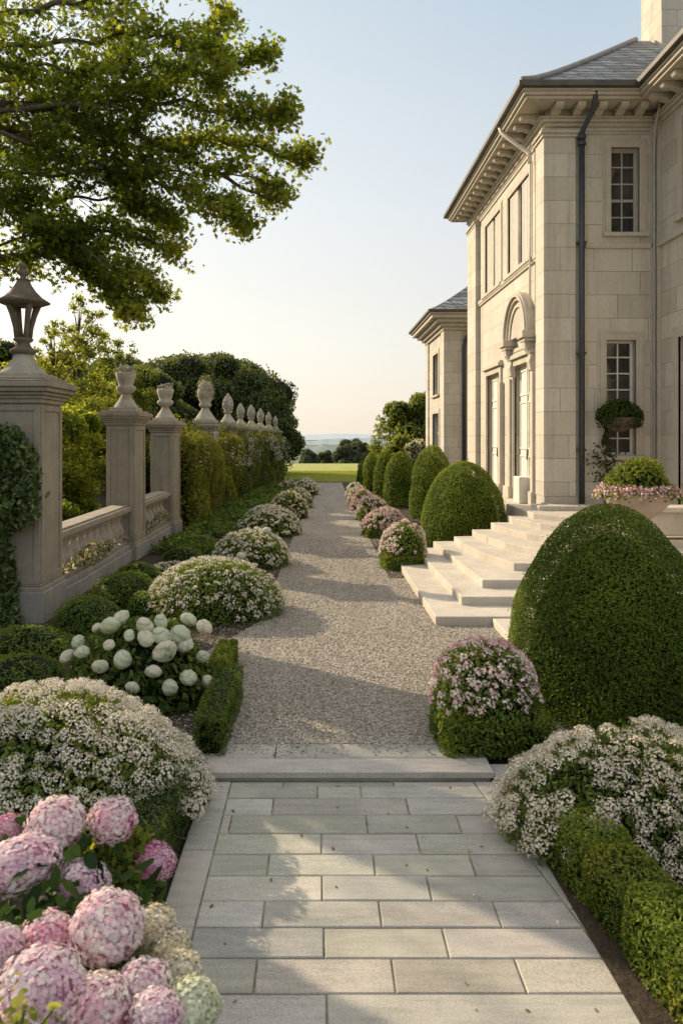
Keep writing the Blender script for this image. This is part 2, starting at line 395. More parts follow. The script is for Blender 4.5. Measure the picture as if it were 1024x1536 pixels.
def mound(name, label, cat, c, R, H, ry=None, leaf=.03, nclust=150, cR=.06, nfl=36, fl=.012, cols=WHITEF, gcols=FLOWG, seed=1, individual=0, group=None, lowz=.12, p=2.0, q=1.8, accents=None, foot=None, amp=.05, ftm=FLORET, cover=2.2):
    """a flowering cushion: foliage + flower clusters (the nearest ones as parts of their own)"""
    r = thing(name, label, cat, c, group)
    mb = MB(); foliage(mb, c, R, H, p, q, leaf, cover, gcols, amp, 5, .14, seed, ry, OV if leaf > .035 else RH, 1.0)
    n = nclust
    P, N = dome_pts(n * 3, R, H, p, q, ry, lowz)
    keep = [0]; mind = 1.05 * cR
    for i in range(1, len(P)):
        if len(keep) >= n: break
        if np.min(np.linalg.norm(P[keep] - P[i], axis=1)) > mind: keep.append(i)
    keep = [i for i in keep if lump(P[i:i+1], 3.2, seed + 9)[0] > -.62 or rng.uniform() < .35]
    P = P[keep]; N = N[keep]
    N2 = nrm(N + np.array([0, 0, .55]) + .25 * rng.normal(size=N.shape))
    P = P + N * (lump(P, 5, seed) * amp + lump(P, 2.4 / max(R, .3), seed + 500) * min(amp, .05) * 1.3 + .015)[:, None]
    # short stalks under the outer clusters
    mb.build('foliage', LEAF, r)
    vis = np.argsort(np.linalg.norm(P + np.asarray(c) - np.array([0, 0, CH]), axis=1) - 3 * (N @ nrm(np.array([0, 0, CH]) - np.asarray(c)) > .1))
    rest = MB()
    protos = []
    if individual:
        for k in range(6):
            m2 = MB(); cluster(m2, (0, 0, 0), np.array([0, 0, 1.]), cR, nfl, fl, cols, ftm)
            m2.tube([(0, 0, -cR * 2.2), (.004, 0, -cR * .2)], .003, 5, (.06, .09, .03))
            protos.append(m2.data('flower_cluster', PETAL, (0, 0, 0)))
    for j, i in enumerate(vis):
        col = cols
        if accents and lump((P[i:i+1]), 4, seed + 3)[0] > .25: col = accents
        if j < individual:
            q_ = Vector(N2[i]).to_track_quat('Z', 'Y').to_euler()
            put('flower_cluster', protos[rng.integers(6)], r, P[i] + np.asarray(c) + N[i] * rng.uniform(-.02, .045), q_, rng.uniform(.65, 1.3))
        else:
            s = rng.uniform(.75, 1.25); cluster(rest, P[i] + np.asarray(c), N2[i], cR * s, max(5, int(nfl * s)), fl, col, ftm)
    if rest.n: tag(rest.build('blossoms', PETAL, r), kind='stuff')
    if foot:
        fb = MB(); box_foliage(fb, *foot[0], **foot[1]); fb.build('clipped_base', LEAF, r)
    return r

def tree(name, label, c, trunk_pts, trunk_r, clumps, n, leaf, cols, group=None, mat=None, tmpl=OV, jit=1.0, limbs=(), inner=True, shell=.35, cat='tree', up=.0, freq=None):
    r = thing(name, label, cat, c, group)
    if trunk_pts is not None:
        t = MB(); t.tube(trunk_pts, trunk_r, 10)
        to = t.build('trunk', BARK, r)
        for pts, rad in limbs:
            b = MB(); b.tube(pts, rad, 7); b.build('limb', BARK, r)
    mb = MB(); w = np.array([a[1] ** 2 if np.isscalar(a[1]) else a[1][0] * a[1][2] for a in clumps]); w = w / w.sum()
    for (cc, rad), wt in zip(clumps, w):
        k = max(8, int(n * wt)); rad3 = np.array([rad, rad, rad * .8]) if np.isscalar(rad) else np.array(rad)
        v = nrm(rng.normal(size=(k, 3)))
        d = 1 - shell * rng.uniform(0, 1, k) ** 1.3
        L = lump(v * rad3, freq or 3.2 / rad3.mean(), int(rng.integers(1e6)))
        P = np.asarray(cc) + v * rad3 * (d * (1 + .16 * L))[:, None]
        bright = rng.uniform(-.12, .12)
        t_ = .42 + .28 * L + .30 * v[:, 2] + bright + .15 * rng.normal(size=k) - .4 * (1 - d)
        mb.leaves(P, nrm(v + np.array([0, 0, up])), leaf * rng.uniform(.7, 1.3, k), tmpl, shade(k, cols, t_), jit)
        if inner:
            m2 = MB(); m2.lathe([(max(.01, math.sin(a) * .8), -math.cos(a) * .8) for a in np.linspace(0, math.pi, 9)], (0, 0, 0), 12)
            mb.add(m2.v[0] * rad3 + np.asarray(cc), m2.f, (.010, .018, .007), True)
    mb.build('crown', mat or LEAF, r)
    return r

#@@SETTING
# ------------------------------------------------------------------ setting
def sheet(name, mat, poly, z, label=None):
    mb = MB(); mb.add([(p[0], p[1], z) for p in poly], [tuple(range(len(poly)))]); return tag(mb.build(name, mat), kind='structure')
# far ground: lawn plateau, then falling away into the valley
g = MB(); xs = np.array([-6000, -1500, -400, -120, -40, -14, -6, 6, 14, 40, 120, 400, 1500, 6000.]); ys = np.array([-60, 0, 39.9, 40.1, 66, 68, 74, 90, 130, 200, 400, 900, 2000, 6000, 9000.])
zs = np.interp(ys, [0, 40, 68, 74, 90, 130, 200, 9000], [-.15, -.15, -.12, -.5, -2, -6, -12, -14])
V = [(x, y, z) for y, z in zip(ys, zs) for x in xs]; nx = len(xs)
g.add(V, [(j*nx+i, j*nx+i+1, (j+1)*nx+i+1, (j+1)*nx+i) for j in range(len(ys)-1) for i in range(nx-1)])
tag(g.build('ground', FIELD), kind='structure')
lw = MB(); lw.prism([(-60, 40.6), (60, 40.6), (60, 67.5), (-60, 67.5)], -.10, .09); tag(lw.build('lawn', LAWN), kind='structure')
gr = MB(); n_ = 60000
P = np.stack([rng.uniform(-3.5, 3.5, n_), rng.uniform(40.62, 52, n_), np.full(n_, .10)], 1)
gr.leaves(P, np.tile([0, -.9, .45], (n_, 1)), rng.uniform(.03, .07, n_), [(-1, -.1), (-1, .1), (1, .0)], np.array([.30, .32, .09]) * rng.uniform(.7, 1.2, (n_, 1)), .5)
tag(gr.build('grass', LEAF), kind='stuff')
def ridge(name, mat, Y, x0, x1, f, zb):
    m = MB(); X = np.concatenate([np.linspace(x0, x0 * .15, 90)[:-1], np.linspace(x0 * .15, x1 * .15, 222), np.linspace(x1 * .15, x1, 90)[1:]]); nn = len(X); top = np.array([f(x) for x in X])
    v = np.concatenate([np.stack([X, np.full(nn, Y), np.full(nn, zb)], 1), np.stack([X, np.full(nn, Y + Y * .12), top], 1), np.stack([X, np.full(nn, Y + Y * .4), np.full(nn, zb)], 1)])
    m.add(v, [(i, i+1, nn+i+1, nn+i) for i in range(nn-1)] + [(nn+i, nn+i+1, 2*nn+i+1, 2*nn+i) for i in range(nn-1)], smooth=True); tag(m.build(name, mat), kind='structure')
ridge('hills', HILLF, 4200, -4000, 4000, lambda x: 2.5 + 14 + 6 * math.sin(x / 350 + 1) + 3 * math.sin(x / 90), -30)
HILLM = m_simple('hill_middle_hazed', (.24, .29, .31), (.31, .36, .37), .02, 1, .0, 0)  # distance haze mixed into the hill colour
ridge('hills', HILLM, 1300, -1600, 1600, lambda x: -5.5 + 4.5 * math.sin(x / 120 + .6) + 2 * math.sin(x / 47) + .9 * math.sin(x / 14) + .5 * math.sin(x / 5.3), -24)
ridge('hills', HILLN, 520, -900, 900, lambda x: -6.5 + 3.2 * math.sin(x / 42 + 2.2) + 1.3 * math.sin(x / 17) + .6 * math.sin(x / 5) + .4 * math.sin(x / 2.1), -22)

# gravel walk
sheet('gravel_walk', GRAVEL, [(-4, 5.9), (8, 5.9), (8, 40.4), (-4, 40.4)], 0.0)
n_ = 42000
yy = 5.98 + 12 * rng.uniform(0, 1, n_) ** 1.9; xx = rng.uniform(-1.5, 2.6, n_); spill = np.arange(n_) < 420; yy[spill] = 5.97 - .26 * rng.uniform(0, 1, 420) ** 2.2; xx[spill] = rng.uniform(-.8, 1.2, 420)
ico = np.array([(0,0,1),(.89,0,.45),(.28,.85,.45),(-.72,.53,.45),(-.72,-.53,.45),(.28,-.85,.45),(.72,.53,-.45),(-.28,.85,-.45),(-.89,0,-.45),(-.28,-.85,-.45),(.72,-.53,-.45)])
icf = np.array([(0,1,2),(0,2,3),(0,3,4),(0,4,5),(0,5,1),(1,6,2),(2,7,3),(3,8,4),(4,9,5),(5,10,1),(6,7,2),(7,8,3),(8,9,4),(9,10,5),(10,6,1)])
sz = rng.uniform(.0045, .0105, n_) * (1 + .03 * (yy - 6)); an = rng.uniform(0, 6.28, n_); el = rng.uniform(.6, 1.5, n_)
vv = ico[None] * np.stack([sz * el, sz, sz * rng.uniform(.5, .8, n_)], 1)[:, None, :] + rng.normal(size=(n_, 11, 3)) * (sz * .12)[:, None, None]
ca, sa = np.cos(an)[:, None], np.sin(an)[:, None]
vv = np.stack([vv[..., 0] * ca - vv[..., 1] * sa, vv[..., 0] * sa + vv[..., 1] * ca, vv[..., 2]], -1)
vv += np.stack([xx, yy, sz * .35 + .0125 * spill], 1)[:, None, :]
pc = np.array([(.30, .255, .205), (.48, .42, .345), (.60, .53, .44), (.72, .66, .57), (.44, .405, .365)])[rng.choice(5, n_, p=[.2, .3, .25, .12, .13])] * rng.uniform(.8, 1.15, (n_, 1))
pb = MB(); pb.add(vv.reshape(-1, 3), (icf[None] + (np.arange(n_) * 11)[:, None, None]).reshape(-1, 3), np.repeat(pc, 11, 0))
tag(pb.build('gravel', PEBBLE), kind='stuff')

n_ = 150
P = np.concatenate([np.stack([rng.uniform(-.9, 1.5, n_), rng.uniform(6, 16, n_), np.full(n_, .016)], 1), np.stack([rng.uniform(-.7, 1.4, 46), rng.uniform(2.8, 5.4, 46), np.full(46, LOW + .008)], 1)])
P[:, 0] += .5 * np.sign(P[:, 0] - .3) * rng.uniform(0, 1, len(P)) ** 2 * .6
fl_ = MB(); fl_.leaves(P, np.tile([0, 0, 1.], (len(P), 1)), rng.uniform(.009, .022, len(P)), OV, np.array([(.16, .17, .04), (.30, .22, .08), (.70, .62, .52), (.22, .14, .06)])[rng.integers(0, 4, len(P))], .35, cup=-.3)
tag(fl_.build('fallen_leaves', LEAF), kind='stuff')
# planting beds
def bed(name, poly, z):
    m = MB(); m.add([(p[0], p[1], z) for p in poly], [tuple(range(len(poly)))]); tag(m.build(name, SOIL), kind='structure')
bed('soil', [(-40, -2), (-.86, -2), (-.86, 5.46), (-.95, 5.9), (-.95, 7.2), (-1.3, 7.4), (-1.3, 8.6), (-.78, 10), (-.62, 20), (-.2, 30), (-.1, 38), (-2, 40.3), (-40, 40.3)], .006)
bed('soil', [(1.55, -2), (40, -2), (40, 5.9), (1.34, 5.9), (1.34, 5.2)], -.055)
bed('soil', [(1.25, 13), (4.9, 13.6), (4.9, 40.3), (1.25, 40.3)], .006)
n_ = 5200
mx_ = np.stack([rng.uniform(1.55, 3.2, n_), rng.uniform(2.2, 5.6, n_), rng.uniform(-.05, -.02, n_)], 1)
lx = np.stack([rng.uniform(-1.35, -.84, n_ // 2), rng.uniform(2.2, 5.4, n_ // 2), rng.uniform(.008, .03, n_ // 2)], 1)
mu = MB(); Pm = np.concatenate([mx_, lx])
mu.leaves(Pm, np.tile([0, 0, 1.], (len(Pm), 1)), rng.uniform(.012, .035, len(Pm)), [(-1, -.25), (1, -.3), (.9, .3), (-.9, .25)], np.array([.055, .04, .028]) * rng.uniform(.5, 1.9, (len(Pm), 1)), .6)
tag(mu.build('mulch', MULCH), kind='stuff')

# stone path in the foreground
def edgeR(Y): return 1.22 + (4.95 - Y) * .142
XL = -.645
rows = [5.455, 5.385, 5.205, 4.975, 4.74, 4.506, 4.286, 4.052, 3.831, 3.606, 3.376, 3.14, 2.9, 2.66, 2.42, 2.18, 1.94, 1.7]
jpx = [(1172, [425, 590]), (1188, [476, 541]), (1210, [409, 611]), (1236, [345, 550, 688]), (1265, [482, 627]), (1297, [402, 561, 708]), (1332, [483, 643]), (1371, [395, 570, 745]), (1414, [486, 668]), (1463, [383, 590, 780]), (1515, [490])]
pv = MB()
def slab(poly, z0, z1):
    t = np.array([.50, .475, .42]) * random.uniform(.72, 1.16) * np.array([random.uniform(.96, 1.06), 1, random.uniform(.92, 1.05)])
    dz = random.uniform(-.002, .002)
    b = .005; c = np.mean(poly, axis=0)
    inn = [tuple(np.array(p) + (c - np.array(p)) * 0 + b * np.sign(c - np.array(p))) for p in poly]
    n = 4; v = [(*p, z0) for p in poly] + [(*p, z1 - b + dz) for p in poly] + [(*p, z1 + dz + random.uniform(-.0008, .0008)) for p in inn]
    pv.add(v, [(0, 1, 5, 4), (1, 2, 6, 5), (2, 3, 7, 6), (3, 0, 4, 7), (4, 5, 9, 8), (5, 6, 10, 9), (6, 7, 11, 10), (7, 4, 8, 11), (8, 9, 10, 11)], t)
gp = .0045
for i in range(len(rows) - 1):
    y1, y0 = rows[i] - gp, rows[i+1] + gp; ym = (y0 + y1) / 2
    if i < len(jpx): js = [(p - VX) * ym / F for p in jpx[i][1]]
    else: js = [XL + .35 + .3 * (i % 2), XL + 1.05 + .25 * ((i * 7) % 3) / 2, XL + 1.7]
    js = [j for j in js if XL + .05 < j < edgeR(ym) - .05]
    bs = [None] + js + [None]
    for k in range(len(bs) - 1):
        a = [XL, XL] if bs[k] is None else [bs[k] + gp] * 2
        b = [edgeR(y0) - gp, edgeR(y1) - gp] if bs[k+1] is None else [bs[k+1] - gp] * 2
        slab([(a[0], y0), (b[0], y0), (b[1], y1), (a[1], y1)], LOW - .06, LOW)
# kerb stones along both sides
for a0, a1 in [(5.455, 4.55), (4.55, 3.75), (3.75, 2.9), (2.9, 1.7)]:
    slab([(XL - .2, a1 + gp), (XL - 2 * gp, a1 + gp), (XL - 2 * gp, a0 - gp), (XL - .2, a0 - gp)], LOW - .06, LOW + .003)
for a0, a1 in [(5.455, 4.95), (4.95, 4.47), (4.47, 3.98), (3.98, 3.5), (3.5, 2.9), (2.9, 1.7)]:
    slab([(edgeR(a1) + gp, a1 + gp), (edgeR(a1) + .165, a1 + gp), (edgeR(a0) + .165, a0 - gp), (edgeR(a0) + gp, a0 - gp)], LOW - .06, LOW + .003)
tag(pv.build('stone_path', PAVING), kind='structure')
sheet('path_bed', MORTAR, [(-.84, 1.6), (1.85, 1.6), (1.38, 5.5), (-.84, 5.5)], LOW - .009)
pv = MB()
slab([(-.92, 5.70), (-.345, 5.70), (-.345, 5.955), (-.92, 5.955)], -.1, .012); slab([(-.337, 5.70), (1.3, 5.70), (1.3, 5.955), (-.337, 5.955)], -.1, .012)
slab([(-.86, 5.455), (1.3, 5.455), (1.3, 5.692), (-.86, 5.692)], -.035, .010)
slab([(-.83, 5.48), (1.28, 5.48), (1.28, 5.70), (-.83, 5.70)], -.12, -.03)
slab([(1.308, 5.42), (1.62, 5.42), (1.62, 5.66), (1.308, 5.66)], -.1, -.02)
tag(pv.build('path_step', PAVING), kind='structure')

#@@WALL
# ------------------------------------------------------------------ left boundary: pillars, lantern, urns, balustrades, climbers
def pillar(label, x1, y0, w, d, h, big=False, group='stone pillars of the garden wall'):
    """x1: face towards the walk, y0: face towards the viewer"""
    x0, y1 = x1 - w, y0 + d
    r = thing('stone_pillar', label, 'pillar', ((x0 + x1) / 2, (y0 + y1) / 2, 0), group)
    pl = MB(); k = .07
    pl.box(x0 - k, x1 + k, y0 - k, y1 + k, -.05, .42 if big else .30); pl.build('plinth', PLINTH, r, bevel=.015)
    pl = MB(); b = .42 if big else .30
    pl.lathe([(.5 * 1, 0), (.5, .001)], (0, 0, 0), 4) if False else None
    pl.box(x0 - .04, x1 + .04, y0 - .04, y1 + .04, b - .01, b + .06); pl.box(x0 - .02, x1 + .02, y0 - .02, y1 + .02, b + .06, b + .10); pl.build('base_moulding', PIER, r, bevel=.018)
    sh = MB(); t = h - (.36 if big else .30)
    sh.box(x0, x1, y0, y1, b + .09, t)
    sh.build('shaft', PIER, r, bevel=.01)
    # raised frame around the sunk panel of the two seen faces
    pn = MB(); e = .022; m = .085
    for (u0, u1, face) in ((x0, x1, 'y'), (y0, y1, 'x')):
        zz0, zz1 = b + .2, t - .1
        for (a0, a1, c0, c1) in ((u0 + .003, u0 + m, zz0 - .1, zz1 + .08), (u1 - m, u1 - .003, zz0 - .1, zz1 + .08), (u0 + m, u1 - m, zz0 - .1, zz0 + .0), (u0 + m, u1 - m, zz1, zz1 + .08)):
            if face == 'y': pn.box(a0, a1, y0 - e, y0 + .01, c0, c1)
            else: pn.box(x1 - .01, x1 + e, a0, a1, c0, c1)
    pn.build('panel_frame', PIER, r, bevel=.006)
    cp = MB(); q = 1.25 if big else 1.0; z = t
    for (o, a, b2) in ((.03, 0, .05), (.05, .05, .09), (.08, .09, .13), (.12, .13, .18), (.15, .18, .24), (.13, .24, .262), (.07, .262, .30)):
        cp.box(x0 - o * q, x1 + o * q, y0 - o * q, y1 + o * q, z + a * (1.2 if big else 1), z + b2 * (1.2 if big else 1) - .001)
    cp.build('capital', PIER, r, bevel=.014)
    return r, ((x0 + x1) / 2, (y0 + y1) / 2, z + .30 * (1.2 if big else 1))

WX = -3.75
_, lt = pillar('large panelled stone pillar carrying the lantern, half covered by ivy', WX, 9.9, .82, .78, 3.32, True)
# lantern
ln = thing('stone_lantern', 'weathered stone lantern with flared roof on the nearest pillar', 'lantern', lt)
lt = (lt[0] + .02, lt[1], lt[2])
m = MB(); m.box(lt[0] - .36, lt[0] + .36, lt[1] - .36, lt[1] + .36, lt[2] - .005, lt[2] + .06)
m.lathe([(.33, .06), (.30, .10), (.20, .19), (.15, .26), (.125, .34)], lt, 28, square=False); m.build('pedestal', URN, ln, bevel=.01)
m = MB(); m.lathe([(.10, .33), (.175, .37), (.18, .40), (.115, .44), (.085, .50), (.13, .535), (.135, .56), (.10, .575)], lt, 24); m.build('neck', LANT, ln)
for k in range(4):
    a = math.pi / 4 + k * math.pi / 2
    m = MB(); ca_, sa_ = math.cos(a), math.sin(a)
    pts = [(lt[0] + ca_ * rr, lt[1] + sa_ * rr, lt[2] + zz) for rr, zz in ((.085, .56), (.11, .72), (.155, .90), (.205, 1.05))]
    m.tube(pts, [.04, .034, .04, .052], 6); m.build('post', LANT, ln)
m = MB(); m.lathe([(.27, 1.03), (.355, 1.06), (.36, 1.085), (.25, 1.15), (.17, 1.23), (.115, 1.31), (.085, 1.37)], lt, 8, smooth=False); m.build('roof', LANT, ln)
m = MB(); m.lathe([(.06, 1.36), (.10, 1.385), (.045, 1.41), (.04, 1.44), (.085, 1.47), (.075, 1.51), (.03, 1.53), (.028, 1.55), (.055, 1.575), (.045, 1.605), (.005, 1.64)], lt, 16); m.build('finial', LANT, ln)

def stone_urn(label, c, s, kind):
    r = thing('stone_urn' if kind != 'bud' else 'stone_finial', label, 'urn' if kind != 'bud' else 'finial', c, 'ornaments on the wall pillars')
    m = MB(); m.box(c[0] - .27*s, c[0] + .27*s, c[1] - .27*s, c[1] + .27*s, c[2] - .004, c[2] + .07*s)
    m.lathe([(.255*s, .07*s), (.24*s, .10*s), (.17*s, .20*s), (.10*s, .31*s), (.085*s, .36*s)], c, 22); m.build('foot', URN, r, bevel=.008)
    m = MB()
    if kind == 'urn':
        m.lathe([(.08*s, .355*s), (.16*s, .40*s), (.20*s, .45*s), (.205*s, .50*s), (.15*s, .535*s), (.15*s, .56*s), (.185*s, .66*s), (.215*s, .78*s), (.20*s, .80*s), (.15*s, .77*s), (.1*s, .76*s)], c, 24, wob=(.035, 8)); m.build('bowl', URN, r)
        m = MB(); n = 90; a = rng.uniform(0, 6.28, n); rr = .19*s * np.sqrt(rng.uniform(0, 1, n))
        P = np.stack([c[0] + rr*np.cos(a), c[1] + rr*np.sin(a), c[2] + (.80 + .14*rng.uniform(0, 1, n) ** 1.3)*s], 1)
        m.leaves(P, nrm(P - np.array([c[0], c[1], c[2] + .7*s])), .05*s, OV, np.array([.33, .29, .22]) * rng.uniform(.5, 1.15, (n, 1)), .6, cup=.4); m.build('carved_fruit', URN, r)
    elif kind == 'bud':
        m.lathe([(.08*s, .355*s), (.135*s, .39*s), (.14*s, .42*s), (.10*s, .45*s), (.155*s, .55*s), (.175*s, .66*s), (.15*s, .78*s), (.09*s, .90*s), (.012*s, 1.02*s)], c, 20, wob=(.06, 6))
        n = 220; z = rng.uniform(.42, .97, n); a = rng.uniform(0, 6.28, n); rr = np.interp(z, [.42, .55, .66, .78, .9, 1.0], [.11, .165, .185, .16, .10, .02])
        P = np.stack([c[0] + rr*s*np.cos(a), c[1] + rr*s*np.sin(a), c[2] + z*s], 1); N_ = np.stack([np.cos(a), np.sin(a), 0*a + .5], 1)
        m.leaves(P, N_, .055*s, OV, (.4, .4, .4), .35, cup=-.3); m.build('bud', URN, r)
    else:
        m.lathe([(.08*s, .355*s), (.14*s, .39*s), (.15*s, .44*s), (.12*s, .48*s), (.17*s, .58*s), (.19*s, .72*s), (.15*s, .9*s), (.05*s, 1.0*s)], c, 18); m.build('bowl', URN, r)
        m = MB(); n = 500; v = nrm(rng.normal(size=(n, 3))); v[:, 2] = np.abs(v[:, 2] * 1.5) - .3; P = np.array([c[0], c[1], c[2] + .70*s]) + v * np.array([.25, .25, .42]) * s * rng.uniform(.7, 1, (n, 1))
        m.leaves(P, v, .035, OV, np.where(rng.uniform(size=(n, 1)) < .55, np.array([[.36, .32, .25]]), np.array([[.11, .13, .05]])) * rng.uniform(.5, 1.2, (n, 1)), .9); m.build('creeper', LEAF, r)
    return r
_, t2 = pillar('slender stone pillar between the two balustrades, carved urn on top', -3.75, 14.9, .56, .9, 3.05)
stone_urn('stone urn with carved fruit on the pillar between the balustrades', (t2[0], t2[1], t2[2]), 1.0, 'urn')
_, t3 = pillar('stone pillar at the end of the balustrade where the climbing hedge begins', -3.72, 18.75, .58, .9, 2.93)
stone_urn('stone urn with carved fruit on the pillar where the climbing hedge begins', t3, 1.03, 'urn')
# pillars swallowed by the climbers: the wall bends gently towards the walk
far = [(308, 26.0, 1.5, 'vine', 'stone urn shaggy with creeper, first above the climbing hedge'), (342, 30.0, 1.28, 'bud', 'stone finial with a slim bud, just past the creeper grown urn'),
       (361, 33.0, 1.05, 'bud', 'stone finial third above the climbing hedge counted from the viewer'), (377, 35.5, 1.12, 'bud', 'stone finial fourth above the climbing hedge counted from the viewer'),
       (391, 37.6, 1.05, 'bud', 'stone finial third from the far end of the climbing hedge'), (403, 39.3, .95, 'bud', 'stone finial second from the far end of the climbing hedge'), (413, 40.8, .8, 'bud', 'farthest stone finial at the far end of the climbing hedge')]
wallpts = [(-3.95, 19.7)]
ptxt = ['first', 'second', 'third', 'fourth', 'fifth', 'sixth', 'last']
for i, (px, Y, s, kind, lab) in enumerate(far):
    X = (px - VX) * (Y + .3) / F
    w_ = .62 if i < 3 else .5
    _, tt = pillar('stone pillar %s of those grown over by the climbing hedge' % ptxt[i], X + w_ / 2, Y, w_, w_, 3.02 - .012 * max(0, Y - 30))
    stone_urn(lab, tt, s, kind); wallpts.append((X - .05, Y + .3))
# wall behind the climbers
gw = MB(); lpts = [(x - .12, y) for x, y in wallpts]; rpts = [(x + .10, y) for x, y in wallpts]
gw.prism(lpts[::-1] + rpts, -.05, 2.25) if False else None
v = []
for (a, b) in zip(lpts, rpts): v += [(*a, -.05), (*b, -.05), (*b, 2.2), (*a, 2.2)]
fs = []
for i in range(len(lpts) - 1):
    k = 4 * i
    for j in range(4): fs.append((k + j, k + (j+1) % 4, k + 4 + (j+1) % 4, k + 4 + j))
gw.add(v, fs + [(3, 2, 1, 0), tuple(4 * (len(lpts) - 1) + j for j in range(4))])
tag(gw.build('garden_wall', PIER), 'stone garden wall hidden under the climbing hedge', 'wall')
IVY = ((.045, .065, .014), (.12, .14, .028), (.25, .235, .045))
IVYB = ((.035, .055, .016), (.085, .11, .03), (.16, .175, .05))
ivl = ['yellow green climbing hedge section nearest the balustrade', 'climbing hedge section just past the creeper grown urn', 'climbing hedge section under the slim bud finial, with pale blossom', 'climbing hedge section fourth from the viewer', 'climbing hedge section third from the far end', 'climbing hedge section second from the far end', 'farthest climbing hedge section by the dark tree']
for i in range(len(wallpts) - 1):
    a, b = np.array(wallpts[i]), np.array(wallpts[i+1]); u = (b - a) / np.linalg.norm(b - a)
    a2 = a + u * (.02 if i == 0 else .06); b2 = b - u * .06
    r = thing('climbing_hedge', ivl[i], 'climbing hedge', (*a2, 0), 'climbing hedge on the garden wall')
    m = MB(); lf = .05 + .0006 * (a2[1] - 19)
    z1 = 2.50 + .05 * math.sin(i * 2.1)
    o_ = np.array([u[1], -u[0]]) * .10; box_foliage(m, a2 + o_, b2 + o_, 1.2, 0, z1, lf, 2.3, IVY if i < 2 else IVYB, .22, 2.9, .26, 20 + i, .28, 1.1, OV)
    n = 1700; s_ = rng.uniform(0, 1, n); P = np.concatenate([a2 + s_[:, None] * (b2 - a2) + rng.normal(size=(n, 2)) * [.18, .1], (z1 + .02 + -.08 + .36 * rng.uniform(0, 1, n) ** 2.2 * (1 + np.sin(s_ * 13 + i * 2)))[:, None]], 1)
    m.leaves(P, np.tile([0, 0, 1.], (n, 1)), lf, OV, shade(n, IVY, .6 + .2 * rng.normal(size=n)), 1.4)
    m.build('foliage', LEAF, r)
    m = MB(); n = 500 if i else 150; s_ = rng.uniform(0, 1, n); w = np.array([u[1], -u[0]])
    P = np.concatenate([a2 + s_[:, None] * (b2 - a2) + w * (.80 + .06 * rng.normal(size=(n, 1))), (z1 * rng.uniform(.35, 1.02, n) ** .6)[:, None]], 1)
    P = P[lump(P, 2.5, 40 + i) > (.1 if i else .5)]
    m.leaves(P, np.tile([w[0], w[1], .5], (len(P), 1)), .035, FLORET, np.array([.62, .55, .47]) * rng.uniform(.6, 1.1, (len(P), 1)), .7)
    if m.n: tag(m.build('blossoms', PETAL, r), kind='stuff')
# pale blossoming vine climbing the first overgrown pillar
vp = wallpts[1]
r = thing('climbing_vine', 'pale flowering vine with a bare grey stem up the first overgrown pillar', 'vine', (vp[0] + .45, vp[1] - .9, 0))
m = MB(); zz = np.linspace(0, 2.7, 14)
for k in range(3):
    m.tube([(vp[0] + .52 + .06 * math.sin(z * 3 + k * 2), vp[1] - .8 + .06 * math.cos(z * 3 + k * 2) + .15 * z / 2.7, z) for z in zz], np.linspace(.075, .03, 14), 8)
m.build('stem', m_simple('pale_bark', (.30, .27, .23), (.42, .39, .34), 8, .9, .7, dist=.02), r)
m = MB(); n = 1500; z = rng.uniform(.7, 2.85, n); P = np.stack([vp[0] + .52 + .17 * rng.normal(size=n), vp[1] - .75 + .17 * rng.normal(size=n), z], 1)
P = P[lump(P, 4, 77) > -.1]; n = len(P)
m.leaves(P, np.tile([.5, -.6, .3], (n, 1)), .04, OV, np.where(rng.uniform(size=(n, 1)) < .62, np.array([[.55, .51, .43]]), np.array([[.10, .13, .04]])) * rng.uniform(.6, 1.1, (n, 1)), 1.0); m.build('foliage', LEAF, r)

# balustrades
def balustrade(label, y0, y1, x, cols):
    r = thing('balustrade', label, 'balustrade', (x, (y0 + y1) / 2, 0), 'balustrades of the garden wall')
    m = MB(); m.box(x - .26, x + .26, y0, y1, -.05, .24); m.box(x - .21, x + .21, y0, y1, .241, .33); m.build('plinth', PLINTH, r, bevel=.015)
    m = MB(); m.box(x - .15, x + .15, y0, y1, .331, .40); m.build('bottom_rail', PIER, r, bevel=.01)
    m = MB(); m.box(x - .17, x + .17, y0, y1, .94, 1.0); m.box(x - .23, x + .23, y0, y1, 1.001, 1.10); m.box(x - .17, x + .17, y0, y1, 1.101, 1.13); m.build('coping', PIER, r, bevel=.015)
    nb = int((y1 - y0) / .36); prof = [(.10, .40), (.10, .44), (.065, .46), (.075, .48), (.12, .56), (.125, .62), (.10, .70), (.06, .79), (.05, .83), (.075, .855), (.055, .875), (.085, .90), (.085, .941)]
    m0 = MB(); m0.lathe([(a, b - .4) for a, b in prof], (0, 0, 0), 14); me = m0.data('baluster', URN, (0, 0, 0))
    for k in range(nb): put('baluster', me, r, (x, y0 + (k + .5) * (y1 - y0) / nb, .40))
    return r
balustrade('longer stone balustrade beside the lantern pillar', 10.72, 14.86, -4.02, None)
balustrade('shorter stone balustrade between the two slim pillars', 15.84, 18.7, -4.0, None)
def creeper(label, y0, y1, x, z0, z1, n, seed):
    P = np.stack([x + .03 + .07 * rng.uniform(-1, 1, n), rng.uniform(y0, y1, n), rng.uniform(z0, z1, n)], 1)
    P[:, 0] += .05; f = lump(P, 3.0, seed) + .9 * (1 - np.abs((P[:, 2] - (z0 + z1) / 2) / (z1 - z0) * 2)) - .5
    P = P[f > .15]; k = len(P)
    m = MB(); m.leaves(P, np.tile([1., -.3, .3], (k, 1)), .032 * rng.uniform(.6, 1.3, k), OV, np.where(rng.uniform(size=(k, 1)) < .68, np.array([[.42, .385, .34]]), np.array([[.09, .11, .05]])) * rng.uniform(.5, 1.15, (k, 1)), .9)
    tag(m.build('creeper', LEAF, loc=(x, (y0 + y1) / 2, z0)), label, 'creeper', 'pale creeper on the balustrades')
